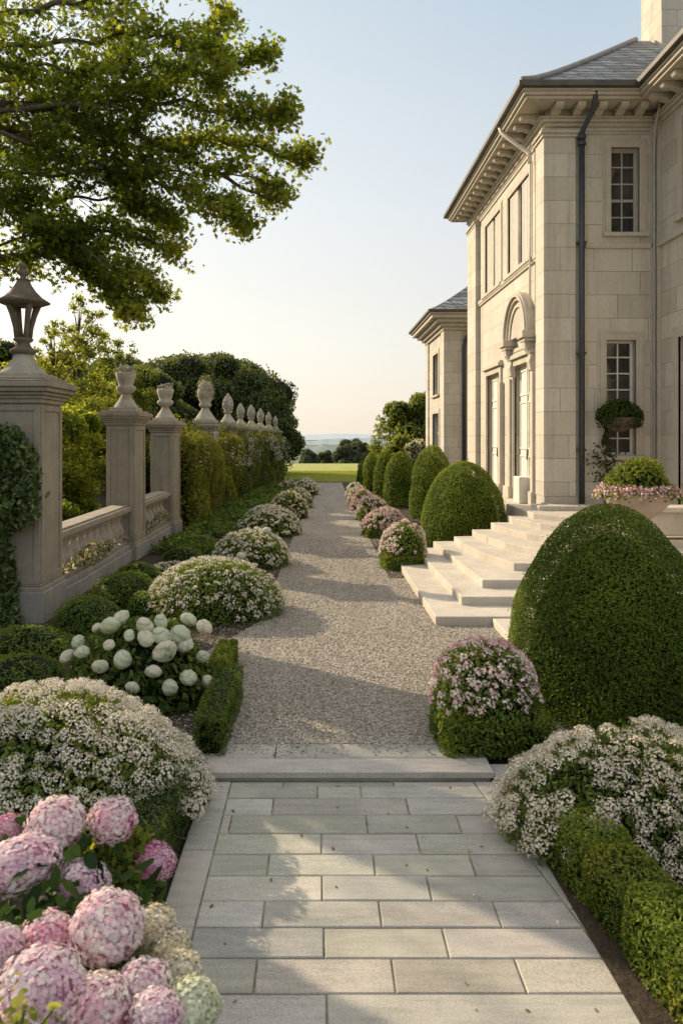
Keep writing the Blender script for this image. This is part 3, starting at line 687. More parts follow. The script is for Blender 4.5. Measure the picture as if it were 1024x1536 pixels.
creeper('pale grey creeper trailing along the longer balustrade', 10.8, 14.8, -3.9, .36, .70, 2700, 5)
creeper('pale grey creeper trailing along the shorter balustrade', 15.9, 18.6, -3.88, .36, .72, 1800, 6)
# ivy up the lantern pillar
r = thing('ivy', 'dark glossy ivy climbing the front of the lantern pillar', 'ivy', (-4.35, 9.75, 0))
n = 7000; zz = rng.uniform(0, 2.62, n)
wx = np.interp(zz, [0, .5, 1.2, 1.35, 1.6, 2.3, 2.62], [.42, .36, .25, .62, .72, .62, .40])
P = np.stack([-4.86 + wx * rng.uniform(-.4, 1, n) * 1.05 + .42, 9.86 - .03 - rng.uniform(0, .28, n) * np.interp(zz, [0, 1.2, 1.8, 2.62], [.6, .5, 1.2, .6]), zz], 1)
L = lump(P, 3.5, 91); P[:, 1] -= .13 * L; P[:, 2] += .05 * L; P += rng.normal(size=P.shape) * [.035, .02, .03]; kp = (L > -.55) | (rng.uniform(size=n) < .4); P = P[kp]; L = L[kp]; n = len(P)
m = MB(); m.leaves(P, np.tile([.25, -.9, .5], (n, 1)), .058 * rng.uniform(.7, 1.2, n), OV, shade(n, ((.022, .045, .014), (.065, .105, .026), (.14, .18, .045)), .5 + .3 * L + .25 * rng.normal(size=n)), 1.1, cup=-.25, droop=1.0)
m.build('foliage', m_leaf('ivy_leaf', .2, .35, .5), r)
m = MB()
for k in range(5):
    m.tube([(-4.85 + .09 * k + .05 * math.sin(z * 2 + k), 9.85, z) for z in np.linspace(0, 2.2, 10)], .014, 6)
m.build('stem', BARK, r)

#@@PLANTS
# ------------------------------------------------------------------ planting on the left of the walk
def lmound(label, px0, px1, py0, py1, seed, cols=WHITEF, name='flowering_mound', group='white flowering mounds along the left edge of the walk', k=1.0, indiv=0, accents=None, extra=0):
    c = onground((px0 + px1) / 2, py1); Y = c[1]; R = (px1 - px0) / 2 * Y / F
    c[1] += R * .75; s = (c[1]) / Y; c[0] = ((px0 + px1) / 2 - VX) * c[1] / F; R *= s
    H = CH - (py0 - HY) * c[1] / F
    lf = max(.024, c[1] * .0019); fl = max(.014, c[1] * .0014)
    area = 2 * math.pi * R * H
    return mound(name, label, 'flower bush', tuple(c), R, H, leaf=lf, nclust=int(area / (.085 ** 2 if c[1] < 20 else .12 ** 2) * .55 * k), cR=.05 if c[1] < 20 else .075, nfl=14 if c[1] < 20 else 9, fl=fl, cols=cols, seed=seed, group=group, individual=indiv, accents=accents, amp=.04)
lmound('large dome of small white flowers behind the white globe flowered bush', 218, 425, 838, 935, 11, indiv=100, k=1.15)
lmound('second white dome on the left edge of the walk, with one pale globe bloom', 318, 435, 795, 855, 12)
lmound('white flowering mound, third dome along the left edge of the walk from the viewer', 358, 450, 760, 806, 13)
lmound('white flowering mound, fourth dome along the left edge of the walk from the viewer', 405, 462, 738, 779, 14, k=1.1, cols=BEIGEF)
lmound('white flowering mound, fifth dome along the left edge of the walk from the viewer', 417, 469, 733, 763, 15, cols=BEIGEF)
lmound('farthest white flowering mound at the left corner of the lawn', 442, 478, 718, 743, 16)
lmound('small grey white mound between the climbing hedge and the farthest domes', 421, 446, 720, 734, 17, cols=BEIGEF)
# odd pale globes on the second dome
for (px, py, lab) in ((361, 834, 'pale green globe bloom low on the second white dome of the left edge'), (400, 796, 'pale globe bloom on top of the second white dome of the left edge')):
    c = at(px, py, 13.3 if py > 820 else 14.3); m = MB(); m.lathe([(max(.004, .085 * math.sin(a)), .07 * -math.cos(a)) for a in np.linspace(0, math.pi, 10)], c, 16, (.60, .62, .50), wob=(.04, 5))
    m.tube([c - np.array([0, -.12, .3]), c], .008, 6, (.07, .1, .03)); tag(m.build('globe_bloom', PETAL, loc=tuple(c)), lab, 'bloom')

# clipped grassy cushions in the bed
GRASSY = ((.032, .06, .012), (.09, .145, .026), (.18, .225, .045))
def cushion(label, px0, px1, py0, py1, seed):
    c = onground((px0 + px1) / 2, py1, 0); Y = c[1]; R = (px1 - px0) / 2 * Y / F; c[1] += R * .7; c[0] = ((px0 + px1) / 2 - VX) * c[1] / F; R *= c[1] / Y
    H = max(.22, CH - (py0 - HY) * c[1] / F)
    m = MB(); foliage(m, c, R, H, 2.3, 2.0, max(.03, .0032 * c[1]), 3.2, GRASSY, .03, 6, .1, seed, tmpl=[(-1, -.22), (1, 0), (-1, .22)], jit=.7)
    tag(m.build('clipped_cushion', LEAF, loc=tuple(c)), label, 'clipped shrub', 'low clipped cushions in the left bed')
cushion('low clipped cushion at the foot of the lantern pillar, left of the white globe bush', 78, 192, 893, 952, 31)
cushion('low clipped cushion at the left frame edge below the ivy', -30, 116, 937, 1000, 32)
cushion('low clipped cushion at the left frame edge just above the big white mound', -40, 104, 980, 1046, 33)
cushion('low clipped cushion under the longer balustrade, left of the large white dome', 132, 240, 857, 912, 34)
cushion('flat clipped cushion under the longer balustrade beside the second slim pillar', 172, 242, 842, 872, 35)
cushion('flat clipped cushion at the foot of the shorter balustrade', 240, 306, 820, 843, 36)
cushion('flat clipped cushion in front of the climbing hedge, beyond the balustrades', 272, 328, 802, 822, 37)
cushion('small dark cushion tucked between the large white dome and the left bed', 190, 236, 888, 930, 38)
lmound('small patch of grey white flowers behind the large white dome', 230, 278, 842, 862, 39, name='flower_patch', group=None)

# white globe bush
c = (-1.68, 7.0, 0); r = thing('peony_bush', 'leafy bush with big white globe blooms beside the low box hedge', 'flower bush', c)
m = MB(); foliage(m, c, .70, .80, 2.0, 1.9, .042, 3.0, ((.028, .055, .014), (.075, .12, .026), (.17, .21, .05)), .07, 5, .22, 41, ry=.54, tmpl=OV, jit=1.0); m.build('foliage', LEAF, r)
def bloomdata(k):
    """a closed globe of overlapping petals: soft lobes, a cleft and a pale green base"""
    m = MB(); nu, nv = 64, 34; r_ = np.random.default_rng(300 + k); v = []; c = []
    ph = r_.uniform(0, 6.28, 6); cl = r_.uniform(0, 6.28)
    for i in range(nv):
        el_ = -math.pi / 2 + math.pi * i / (nv - 1)
        for j in range(nu):
            a = 2 * math.pi * j / nu
            d = np.array([math.cos(el_) * math.cos(a), math.cos(el_) * math.sin(a), math.sin(el_)])
            rad = 1 + .05 * math.sin(2 * a + ph[0]) * math.cos(el_) + .04 * math.sin(3 * a + ph[1] + 2 * el_) * math.cos(el_) + .05 * math.sin(2.3 * el_ + ph[2])
            g1 = abs(math.sin((a - cl) / 2 + .9 * math.sin(el_ + ph[3]))); rad -= .13 * math.exp(-(g1 / .10) ** 2) * (.5 + .5 * d[2]) * (k % 3 != 1)
            g2 = abs(math.sin((a - cl - 2.2) / 2 - .7 * math.sin(el_ * 1.3 + ph[4]))); rad -= .07 * math.exp(-(g2 / .08) ** 2)
            rad += .022 * math.sin(9 * a + 5 * el_ + ph[5]) * math.cos(el_) + .018 * math.sin(16 * a - 7 * el_ + k) * math.cos(el_) + .03 * math.sin(4 * d[2] * 2 + 3 * a + ph[1])
            v.append(d * rad * np.array([1.08 + .08 * (k % 3), .96, .80 + .05 * (k % 4)]))
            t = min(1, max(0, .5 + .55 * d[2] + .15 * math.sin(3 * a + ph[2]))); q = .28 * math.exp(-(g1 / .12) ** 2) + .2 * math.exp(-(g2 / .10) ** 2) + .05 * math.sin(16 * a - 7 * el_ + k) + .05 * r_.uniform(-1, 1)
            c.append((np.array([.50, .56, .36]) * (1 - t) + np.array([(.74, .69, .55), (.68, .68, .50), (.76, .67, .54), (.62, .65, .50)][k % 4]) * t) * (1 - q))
    m.add(v, [(i*nu+j, i*nu+(j+1) % nu, (i+1)*nu+(j+1) % nu, (i+1)*nu+j) for i in range(nv-1) for j in range(nu)], np.array(c), True)
    for j in range(4):
        a = j * 1.57 + k; m.leaves(np.array([[.62 * math.cos(a), .62 * math.sin(a), -.62]]), np.array([[math.cos(a), math.sin(a), -.9]]), .42, OV, (.10, .15, .04), .1, cup=-.3)
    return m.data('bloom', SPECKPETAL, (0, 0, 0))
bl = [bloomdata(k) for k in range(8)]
blooms = [(181,927,26),(166,938,30),(146,942,18),(118,964,26),(101,984,24),(124,978,26),(151,1000,29),(184,989,34),(164,967,20),(194,953,22),(217,939,29),(241,933,22),(219,957,30),(242,953,28),(248,977,36),(270,953,32),(278,967,28),(283,929,23),(306,941,24),(304,985,24),(230,1007,26),(283,1016,31),(312,1023,28),(255,1031,29),(199,1031,27)]
for i, (px, py, w) in enumerate(blooms):
    best = None
    for Y in np.arange(6.2, 7.5, .02):
        q = at(px, py, Y); rr = math.hypot((q[0] - c[0]) / .72, (q[1] - c[1]) / .56); zt = .83 * max(0, 1 - min(rr, 1) ** 1.9) ** .5
        if q[2] <= zt: best = Y; break
    Y = best if best else 7.0 + .1 * (i % 3)
    q = at(px, py, Y); R = w / 2 * Y / F * .90
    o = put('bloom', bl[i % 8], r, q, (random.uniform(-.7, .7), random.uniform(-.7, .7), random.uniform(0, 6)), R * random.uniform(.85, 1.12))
    s = MB(); base = np.array([c[0] + (q[0] - c[0]) * .55, c[1] + (q[1] - c[1]) * .5 + .05, .35]); s.tube([base, (base + q) / 2 + [0, 0, .05], q], .008, 6); s.build('stem', STEM, r)

# low box hedges on the left
m = MB(); box_foliage(m, (-.86, 5.72), (-.86, 7.15), .27, 0, .31, .02, 2.8, ((.03, .06, .010), (.075, .12, .02), (.13, .17, .03)), .012, 9, .05, 51, .04, tmpl=[(-1, -.2), (1, 0), (-1, .2)], jit=.7); tag(m.build('box_hedge', LEAF, loc=(-.86, 6.4, 0)), 'straight low box hedge beside the gravel, right of the white globe bush', 'hedge')
m = MB(); box_foliage(m, (-1.0, 7.35), (-1.0, 8.2), .22, 0, .26, .022, 2.8, BOXG, .012, 9, .05, 52, .04); tag(m.build('box_hedge', LEAF, loc=(-1.0, 7.8, 0)), 'short box hedge glimpsed behind the white globe bush', 'hedge')
m = MB(); box_foliage(m, (-1.06, 3.05), (-1.0, 5.0), .34, 0, .34, .017, 3.0, ((.02, .042, .010), (.055, .095, .02), (.10, .14, .03)), .012, 9, .05, 53, .04, tmpl=[(-1, -.15), (1, 0), (-1, .15)], jit=.6); tag(m.build('box_hedge', LEAF, loc=(-1.0, 4.0, 0)), 'dark low hedge along the stone path under the big white mound', 'hedge')

# big near white mound
mound('flowering_mound', 'biggest white flowering mound, at the left above the pink hydrangeas', 'flower bush', (-1.80, 5.05, 0), 1.12, .76, leaf=.024, nclust=250, cR=.082, nfl=110, fl=.0092, cols=WHITEF, gcols=((.04, .07, .016), (.11, .16, .034), (.22, .25, .06)), seed=61, individual=100, ry=.8, p=1.7, q=1.5, amp=.07, ftm=FLORET4)

# hydrangeas
r = thing('hydrangea_bush', 'hydrangea bush with big pink and cream flower heads in the near left corner', 'flower bush', (-.85, 2.1, 0))
def petal4():
    P = [(.0, 0), (.30, -.34), (.72, -.46), (1.0, -.2), (1.0, .2), (.72, .46), (.30, .34)]
    return np.array(P)
PT = petal4()
def hydrangea(cA, cB, cC, n=900, s=.085):
    m = MB(); m.lathe([(max(.004, .84 * math.sin(a)), -math.cos(a) * .74) for a in np.linspace(0, math.pi, 14)], (0, 0, 0), 24, tuple(np.array(cB) * .8))
    i = np.arange(n) + .5; ph = np.arccos(1 - 2 * i / n * .93); th = math.pi * (1 + 5 ** .5) * i
    C = np.stack([np.cos(th) * np.sin(ph), np.sin(th) * np.sin(ph), np.cos(ph)], 1) * np.array([1, 1, .88]) * (1 + .15 * lump(np.stack([np.cos(th) * np.sin(ph), np.sin(th) * np.sin(ph), np.cos(ph)], 1), 3.0, int(rng.integers(1e6))))[:, None] * rng.uniform(.84, 1.07, (n, 1))
    Nn = nrm(C / np.array([1, 1, .88]) + .27 * rng.normal(size=(n, 3)))
    T = rng.normal(size=(n, 3)); T = nrm(T - Nn * (T * Nn).sum(1, keepdims=True)); B = np.cross(Nn, T)
    zone = lump(C, 3.4, int(rng.integers(1e6))) + .35 * rng.normal(size=n)
    zz_ = np.clip(zone * .75 + .45, 0, 1)[:, None]; base = (np.array(cC) * (1 - zz_) + np.array(cB) * zz_ * (1 - .5 * zz_) + np.array(cA) * .5 * zz_ * zz_) * rng.uniform(.86, 1.08, (n, 1))
    sz = s * rng.uniform(.8, 1.2, n)
    for k in range(4):
        a = k * math.pi / 2; d = math.cos(a) * T + math.sin(a) * B; e = -math.sin(a) * T + math.cos(a) * B
        rr = PT[:, 0] ** 2
        V = C[:, None, :] + sz[:, None, None] * (PT[None, :, 0, None] * d[:, None, :] + PT[None, :, 1, None] * 1.08 * e[:, None, :] + (.04 * k * 0 + .22 * PT[None, :, 0, None] - .30 * rr[None, :, None] + .02 * (k % 2)) * Nn[:, None, :])
        colr = np.repeat(base[:, None, :], 7, 1) * (np.array([1.08, .96, .96, 1, 1, .96, .96])[None, :, None])
        colr = colr * rng.uniform(.93, 1.05, (n, 1, 1))
        m.add(V.reshape(-1, 3), np.arange(n * 7).reshape(n, 7), np.clip(colr.reshape(-1, 3), 0, .85))
    return m.data('flower_head', SPECKPETAL, (0, 0, 0))
pk = [hydrangea((.76, .34, .50), (.80, .54, .62), (.82, .74, .70)), hydrangea((.78, .46, .54), (.76, .38, .48), (.83, .75, .70)), hydrangea((.72, .28, .42), (.78, .45, .54), (.80, .68, .66)), hydrangea((.78, .54, .64), (.77, .47, .58), (.82, .76, .74))]
hot = [hydrangea((.58, .18, .33), (.66, .30, .43), (.74, .50, .57))]
cream = [hydrangea((.72, .66, .50), (.74, .68, .58), (.62, .56, .38)), hydrangea((.66, .70, .52), (.74, .74, .60), (.60, .62, .42))]
heads = [(85,1237,96,pk[0],2.62),(170,1228,80,pk[1],2.72),(12,1243,55,hot[0],2.75),(32,1297,108,pk[3],2.45),(124,1326,92,pk[3],2.5),(232,1291,62,hot[0],2.75),(164,1391,128,pk[0],2.2),(67,1411,104,pk[2],2.2),(-6,1428,84,pk[3],2.1),(230,1392,66,cream[0],2.35),(257,1422,60,cream[0],2.3),(268,1470,76,cream[0],2.15),(62,1488,134,pk[3],1.95),(216,1478,94,pk[0],2.05),(150,1512,120,pk[1],1.95),(236,1524,88,pk[3],1.95),(287,1512,74,cream[1],2.0),(-10,1330,70,pk[1],2.5),(20,1560,110,pk[1],1.85)]
for (px, py, w, me, Y) in heads:
    q = at(px, py, Y); R = w / 2 * Y / F * .84
    tip = (random.uniform(.25, .65), random.uniform(-.3, .3) , random.uniform(0, .6))
    o = put('flower_head', me, r, q, tip, (R * random.uniform(1.02, 1.2), R * random.uniform(.9, 1.08), R * random.uniform(.78, .95)))
    if me in cream: o.scale = [q_ * 1.18 for q_ in o.scale]
    if me in cream: o['label'] = 'cream white flower head' if me is cream[0] else 'greenish white flower head'
    elif me in hot: o['label'] = 'deep pink flower head'
    s = MB(); b0 = np.array([-.9 + (q[0] + .9) * .45, 2.2 + (q[1] - 2.2) * .3, .05]); s.tube([b0, (b0 * .45 + q * .55) + [0, .05, .0], q + [0, .02, 0]], [.012, .009, .007], 6); s.build('stem', STEM, r)
m = MB(); LB = [(-1, 0), (-.7, -.32), (-.1, -.5), (.5, -.36), (1, 0), (.5, .36), (-.1, .5), (-.7, .32)]
n = 1300; P = np.stack([rng.uniform(-1.35, -.58, n), rng.uniform(1.75, 2.8, n), np.zeros(n)], 1); P[:, 2] = .25 + rng.uniform(0, 1, n) ** .6 * np.clip(.88 - .35 * np.abs(P[:, 0] + .95) - .5 * (2.4 - P[:, 1]) * 0 - .7 * np.clip(P[:, 0] + .62, 0, 1), .2, 1.2) - .30 * np.clip(2.3 - P[:, 1], 0, 1)
m.leaves(P, np.tile([.1, -.35, .9], (n, 1)), rng.uniform(.028, .05, n), LB, shade(n, ((.012, .03, .008), (.035, .07, .015), (.07, .12, .025)), rng.uniform(0, 1, n)), .7, cup=-.15); m.build('foliage', LEAF, r)
# sunlit sprays of small leaves standing between the heads
m = MB()
for (px, py, Y, R) in ((150,1270,2.72,.09),(178,1300,2.7,.11),(160,1330,2.66,.10),(195,1345,2.68,.09),(205,1262,2.8,.07),(140,1300,2.72,.08),(185,1375,2.6,.07),(210,1320,2.74,.07)):
    n = 210; q = at(px, py, Y); v = nrm(rng.normal(size=(n, 3))); P = q + v * R * rng.uniform(.2, 1, (n, 1))
    m.leaves(P, nrm(v + [0, 0, .6]), rng.uniform(.012, .024, n), LB, shade(n, ((.06, .10, .02), (.16, .20, .04), (.30, .30, .07)), rng.uniform(0, 1, n)), .8)
m.build('young_leaves', TREELEAF, r)
# yellow leaved sprig in the very corner
q = at(25, 1520, 1.72); r = thing('euonymus_sprig', 'yellow green leafy sprig in the bottom left corner below the hydrangeas', 'plant', (q[0], q[1], 0))
m = MB(); n = 46; v = rng.normal(size=(n, 3)) * [.055, .04, .035]; P = q + v
m.leaves(P, nrm(v * 4 + [0, -.2, .8]), rng.uniform(.012, .02, n), LB, shade(n, ((.16, .20, .04), (.32, .33, .08), (.46, .43, .13)), rng.uniform(0, 1, n)), .6); m.build('foliage', TREELEAF, r)
m = MB()
for k in range(5): m.tube([(q[0] + .02 * k - .04, q[1] + .05, 0), (q[0] + .015 * k - .03, q[1] + .02, q[2] - .15), q + v[k * 5]], .004, 5)
m.build('stem', STEM, r)

# ------------------------------------------------------------------ planting on the right of the walk
def topiary(label, px, w, pytop, pybase, seed, p=2.6, q=1.75, Y=None, leafk=.0015):
    c = onground(px, pybase); R = w / 2 * c[1] / F; Y0 = c[1]; c[1] += R * .8; c[0] = (px - VX) * c[1] / F; R *= c[1] / Y0; H = CH - (pytop - HY) * c[1] / F
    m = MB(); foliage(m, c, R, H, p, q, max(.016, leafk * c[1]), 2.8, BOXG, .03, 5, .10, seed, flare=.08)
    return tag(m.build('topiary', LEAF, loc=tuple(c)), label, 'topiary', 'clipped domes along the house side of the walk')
topiary('clipped box dome beside the left end of the stone steps', 695, 135, 690, 828, 71)
topiary('tall clipped box dome second along the row past the steps', 648, 76, 668, 780, 72)
topiary('clipped box dome third along the row past the steps', 600, 54, 676, 762, 73)
topiary('clipped box dome fourth along the row past the steps', 577, 39, 675, 748, 74)
topiary('clipped box dome fifth along the row past the steps', 557, 30, 678, 738, 75)
topiary('smallest clipped box dome, farthest along the row by the lawn', 542, 17, 691, 728, 76)
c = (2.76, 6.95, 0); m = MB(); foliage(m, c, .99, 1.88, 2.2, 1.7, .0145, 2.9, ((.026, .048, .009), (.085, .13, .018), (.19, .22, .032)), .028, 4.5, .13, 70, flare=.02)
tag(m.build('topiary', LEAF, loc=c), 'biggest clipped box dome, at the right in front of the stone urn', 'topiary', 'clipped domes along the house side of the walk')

def rmound(label, px0, px1, py0, py1, foot, seed, cols, k=1.0):
    c = onground((px0 + px1) / 2, py1); Y = c[1]; R = (px1 - px0) / 2 * Y / F; c[1] += R * .8; c[0] = ((px0 + px1) / 2 - VX) * c[1] / F; R *= c[1] / Y
    H = CH - (py0 - HY) * c[1] / F; ft = None
    if foot: ft = (((c[0] - R * .92, c[1] - .0), (c[0] + R * .92, c[1])), dict(width=R * 1.75, z0=0, z1=foot, leaf=max(.022, .002 * Y), seed=seed, rnd=min(.12, R * .3), amp=.02))
    area = 2 * math.pi * R * H
    return mound('flowering_mound', label, 'flower bush', tuple(c), R, H, leaf=max(.024, Y * .002), nclust=int(area / .085 ** 2 * .62 * k) if Y < 20 else int(area / .12 ** 2 * .7), cR=.05 if Y < 20 else .075, nfl=14 if Y < 20 else 10, fl=max(.014, Y * .0015), cols=cols, seed=seed, foot=ft, p=2.4, q=2.0, amp=.03, lowz=.3 if foot else .1, group='pink and white mounds along the right edge of the walk')
rmound('pink flowering mound on a clipped base, beside the lowest step', 570, 640, 782, 856, .30, 81, PINKWHITE)
rmound('pink topped white flowering mound second from the steps', 544, 612, 762, 807, .22, 82, PINKF[:1] + PINKWHITE)
rmound('pale pink mound on a squared clipped base, third from the steps', 535, 582, 744, 782, .42, 83, PINKWHITE)
rmound('pink flowering mound fourth from the steps', 527, 560, 737, 767, 0, 84, PINKF)
rmound('pale flowering mound fifth from the steps', 523, 552, 730, 757, 0, 85, BEIGEF)
rmound('farthest cream flowering mound on the right, by the lawn', 520, 545, 725, 746, 0, 86, WHITEF)
# near pink mound on clipped base
mound('flowering_mound', 'pink and white flowering mound on a clipped base at the end of the stone path', 'flower bush', (1.40, 6.15, 0), .47, .80, leaf=.022, nclust=190, cR=.042, nfl=16, fl=.015, cols=PINKWHITE, accents=PINKF, seed=91, individual=60, lowz=.40, p=2.6, q=2.0, amp=.04,
      foot=(((.97, 6.1), (1.86, 6.1)), dict(width=.84, z0=0, z1=.31, leaf=.019, cols=((.03, .06, .010), (.08, .125, .02), (.16, .185, .03)), seed=92, rnd=.1, amp=.02)))
# near beige mound
mound('flowering_mound', 'beige white flowering mound at the right edge above the low box hedge', 'flower bush', (1.98, 4.72, -.055), .78, .66, leaf=.021, nclust=260, cR=.066, nfl=90, fl=.0088, cols=BEIGEF + WHITEF[:2], gcols=((.04, .07, .016), (.11, .155, .034), (.21, .24, .06)), seed=93, individual=100, ry=.60, p=2.1, q=2.0, amp=.06, ftm=FLORET4)
# box balls in a row
m_lab = ['farthest', 'second', 'third', 'fourth', 'nearest']
for i, (y, lab) in enumerate(((4.62, 'low box bush farthest along the path edge, under the beige mound'), (4.22, 'low box bush second along the right path edge'), (3.83, 'low box bush third along the right path edge, yellow tipped'), (3.46, 'low box bush fourth along the right path edge'), (3.10, 'low box bush nearest the viewer at the right frame edge'), (2.74, None))):
    if lab is None: break
    x = edgeR(y) + .165 + .10; m = MB()
    box_foliage(m, (x + .02, y - .22), (x - .03, y + .24), .38, -.055, .29 + .025 * (i % 2), .0135, 3.0, BOXG if i % 2 else ((.03, .06, .010), (.085, .125, .02), (.24, .235, .04)), .022, 9, .06, 100 + i, .13)
    tag(m.build('box_bush', LEAF, loc=(x, y, -.055)), lab, 'clipped shrub', 'row of low box bushes along the right path edge')

#@@HOUSE
# ------------------------------------------------------------------ the house
HX, HYF, HYB, EV = 4.95, 16.0, 23.7, 9.9
def wall_face(mb, plane, pos, u0, u1, z0, z1, holes, depth=.28, inward=1):
    """a wall sheet with rectangular openings and their reveals; plane 'x' (x=pos, u=y) or 'y' (y=pos, u=x)"""
    us = sorted({u0, u1, *[h[0] for h in holes], *[h[1] for h in holes]}); zs_ = sorted({z0, z1, *[h[2] for h in holes], *[h[3] for h in holes]})
    P = (lambda u, z, d=0: (pos + d * inward, u, z)) if plane == 'x' else (lambda u, z, d=0: (u, pos + d * inward, z))
    for a, b in zip(us, us[1:]):
        for c, d in zip(zs_, zs_[1:]):
            if any(h[0] <= a and b <= h[1] and h[2] <= c and d <= h[3] for h in holes): continue
            mb.quad(P(a, c), P(b, c), P(b, d), P(a, d))
    for h in holes:
        a, b, c, d = h
        mb.quad(P(a, c), P(a, d), P(a, d, depth), P(a, c, depth)); mb.quad(P(b, c), P(b, d), P(b, d, depth), P(b, c, depth))
        mb.quad(P(a, c), P(b, c), P(b, c, depth), P(a, c, depth)); mb.quad(P(a, d), P(b, d), P(b, d, depth), P(a, d, depth))
def pbox(mb, plane, pos, u0, u1, z0, z1, d0, d1):
    """box hugging a wall: d0..d1 inwards from the wall plane"""
    if plane == 'x': mb.box(pos + min(d0, d1), pos + max(d0, d1), u0, u1, z0, z1)
    else: mb.box(u0, u1, pos + min(d0, d1), pos + max(d0, d1), z0, z1)
def sash(root, plane, pos, u0, u1, z0, z1, cols, rws, inset=.16, surround=.13, mat=None, sill=True):
    f = MB(); t = .05
    pbox(f, plane, pos, u0, u0 + t, z0, z1, inset, inset + .08); pbox(f, plane, pos, u1 - t, u1, z0, z1, inset, inset + .08)
    pbox(f, plane, pos, u0 + t, u1 - t, z0, z0 + t, inset, inset + .08); pbox(f, plane, pos, u0 + t, u1 - t, z1 - t, z1, inset, inset + .08)
    for k in range(1, cols): x = u0 + (u1 - u0) * k / cols; pbox(f, plane, pos, x - .014, x + .014, z0 + t, z1 - t, inset + .012, inset + .06)
    for k in range(1, rws):
        z = z0 + (z1 - z0) * k / rws; h = .03 if rws > 3 and k == rws // 2 else .014
        pbox(f, plane, pos, u0 + t, u1 - t, z - h, z + h, inset + .02, inset + .066)
    w = f.build('window', mat or WHITE, root)
    g = MB(); pbox(g, plane, pos, u0 + .02, u1 - .02, z0 + .02, z1 - .02, inset + .045, inset + .05); g.build('pane', GLASS, w)
    if surround:
        s = MB(); e = surround; pr = -.035
        pbox(s, plane, pos, u0 - e, u0 - .0, z0 - .02, z1 + e, pr, .05); pbox(s, plane, pos, u1 + .0, u1 + e, z0 - .02, z1 + e, pr, .05); pbox(s, plane, pos, u0, u1, z1, z1 + e, pr, .05)
        pbox(s, plane, pos, u0 - e - .05, u0 - e, z0 - .02, z1 + e + .05, pr * .5, .05); pbox(s, plane, pos, u1 + e, u1 + e + .05, z0 - .02, z1 + e + .05, pr * .5, .05); pbox(s, plane, pos, u0 - e, u1 + e, z1 + e, z1 + e + .05, pr * .5, .05)
        s.build('surround', TRIM, w, bevel=.006)
        if sill:
            s = MB(); pbox(s, plane, pos, u0 - e - .06, u1 + e + .06, z0 - .11, z0 - .021, -.10, .1); s.build('sill', TRIM, w, bevel=.01)
    return w
def roof_f(d): return .40 * d + .30 * d * d / (d + .8) * 1.35
def hip_roof(mb, x0, x1, y0, y1, z0, dmax):
    ds = np.concatenate([np.linspace(0, 2, 9), np.linspace(2.4, dmax, 5)]); v = []
    for d in ds:
        z = z0 + roof_f(d); v += [(x0 + d, y0 + d, z), (x1 - d, y0 + d, z), (x1 - d, y1 - d, z), (x0 + d, y1 - d, z)]
    fs = [(4*i+j, 4*i+(j+1) % 4, 4*i+4+(j+1) % 4, 4*i+4+j) for i in range(len(ds)-1) for j in range(4)] + [tuple(4*(len(ds)-1)+j for j in range(4))]
    mb.add(v, fs); return ds
def hip_caps(mb, x0, x1, y0, y1, z0, dmax):
    for (sx, sy) in ((0, 0), (1, 0), (0, 1), (1, 1)):
        pts = [((x1 - d) if sx else (x0 + d), (y1 - d) if sy else (y0 + d), z0 + roof_f(d) + .03) for d in np.linspace(0.05, dmax, 12)]
        mb.tube(pts, .07, 8)

house = thing('mansion', 'grand two storey pale limestone house with slate roof and arched door surround', 'house', (8.5, 19, .9))
w = MB()
TZ = .96
upL = [(17.2, 19.15, 6.72, 8.72), (19.95, 21.75, 6.72, 8.72)]
drL = [(17.0, 18.55, TZ - .3, 4.28), (19.95, 21.5, TZ - .3, 4.28)]
wall_face(w, 'x', HX, HYF, HYB, -.1, 9.62, upL + drL, .34)
upF = (6.36, 6.98, 6.98, 8.82); loF = (6.26, 6.90, 2.12, 4.62)
wall_face(w, 'y', HYF, HX, 7.37, -.1, 9.62, [upF, loF], .28)
upW = (13.1, 14.85, 7.02, 9.0); loW = (13.2, 15.05, 1.0, 4.55)
wall_face(w, 'x', 7.37, 9.0, HYF, -.1, 9.62, [upW, loW], .3)
wall_face(w, 'y', 9.0, 7.37, 15, -.1, 9.62, []); wall_face(w, 'x', 15, 9, HYB, -.1, 9.62, [], inward=-1); wall_face(w, 'y', HYB, HX, 15, -.1, 9.62, [], inward=-1)
w.build('wall', ASHLAR, house)
# trim: base course, corner pilasters, string courses, architrave
t = MB(); t.box(HX - .06, HX + .02, HYF - .06, 16.88, TZ - .1, TZ + .26); t.box(HX + .02, 7.30, HYF - .06, HYF + .02, TZ - .1, TZ + .26); t.build('base_course', TRIM, house, bevel=.015)
for y0_, y1_ in ((18.72, 19.83), (21.62, 22.4)):
    t = MB(); t.box(HX - .06, HX + .02, y0_, y1_, TZ - .1, TZ + .26); t.build('base_course', TRIM, house, bevel=.015)
t = MB()
t.box(HX - .07, HX + .02, HYF - .07, 16.55, TZ + .26, 9.02); t.box(HX + .02, 5.58, HYF - .07, HYF + .02, TZ + .26, 9.02); t.build('corner_pilaster', ASHLAR, house, bevel=.008)
t = MB(); t.box(HX - .14, HX + .02, 22.55, 23.76, -.1, 9.05); t.build('corner_pilaster', ASHLAR, house, bevel=.008)
t = MB(); t2_ = MB()
for (z, h, e) in ((9.02, .07, .11), (9.09, .06, .15), (9.15, .03, .12)):
    t.box(HX - e, HX + .02, HYF - e, 16.6, z, z + h - .001); t.box(HX + .02, 5.62, HYF - e, HYF + .02, z, z + h - .001)
    t2_.box(HX - e - .05, HX + .02, 22.5, 23.8, z, z + h - .001)
t.build('pilaster_capital', TRIM, house, bevel=.008); t2_.build('pilaster_capital', TRIM, house, bevel=.008)
t = MB()
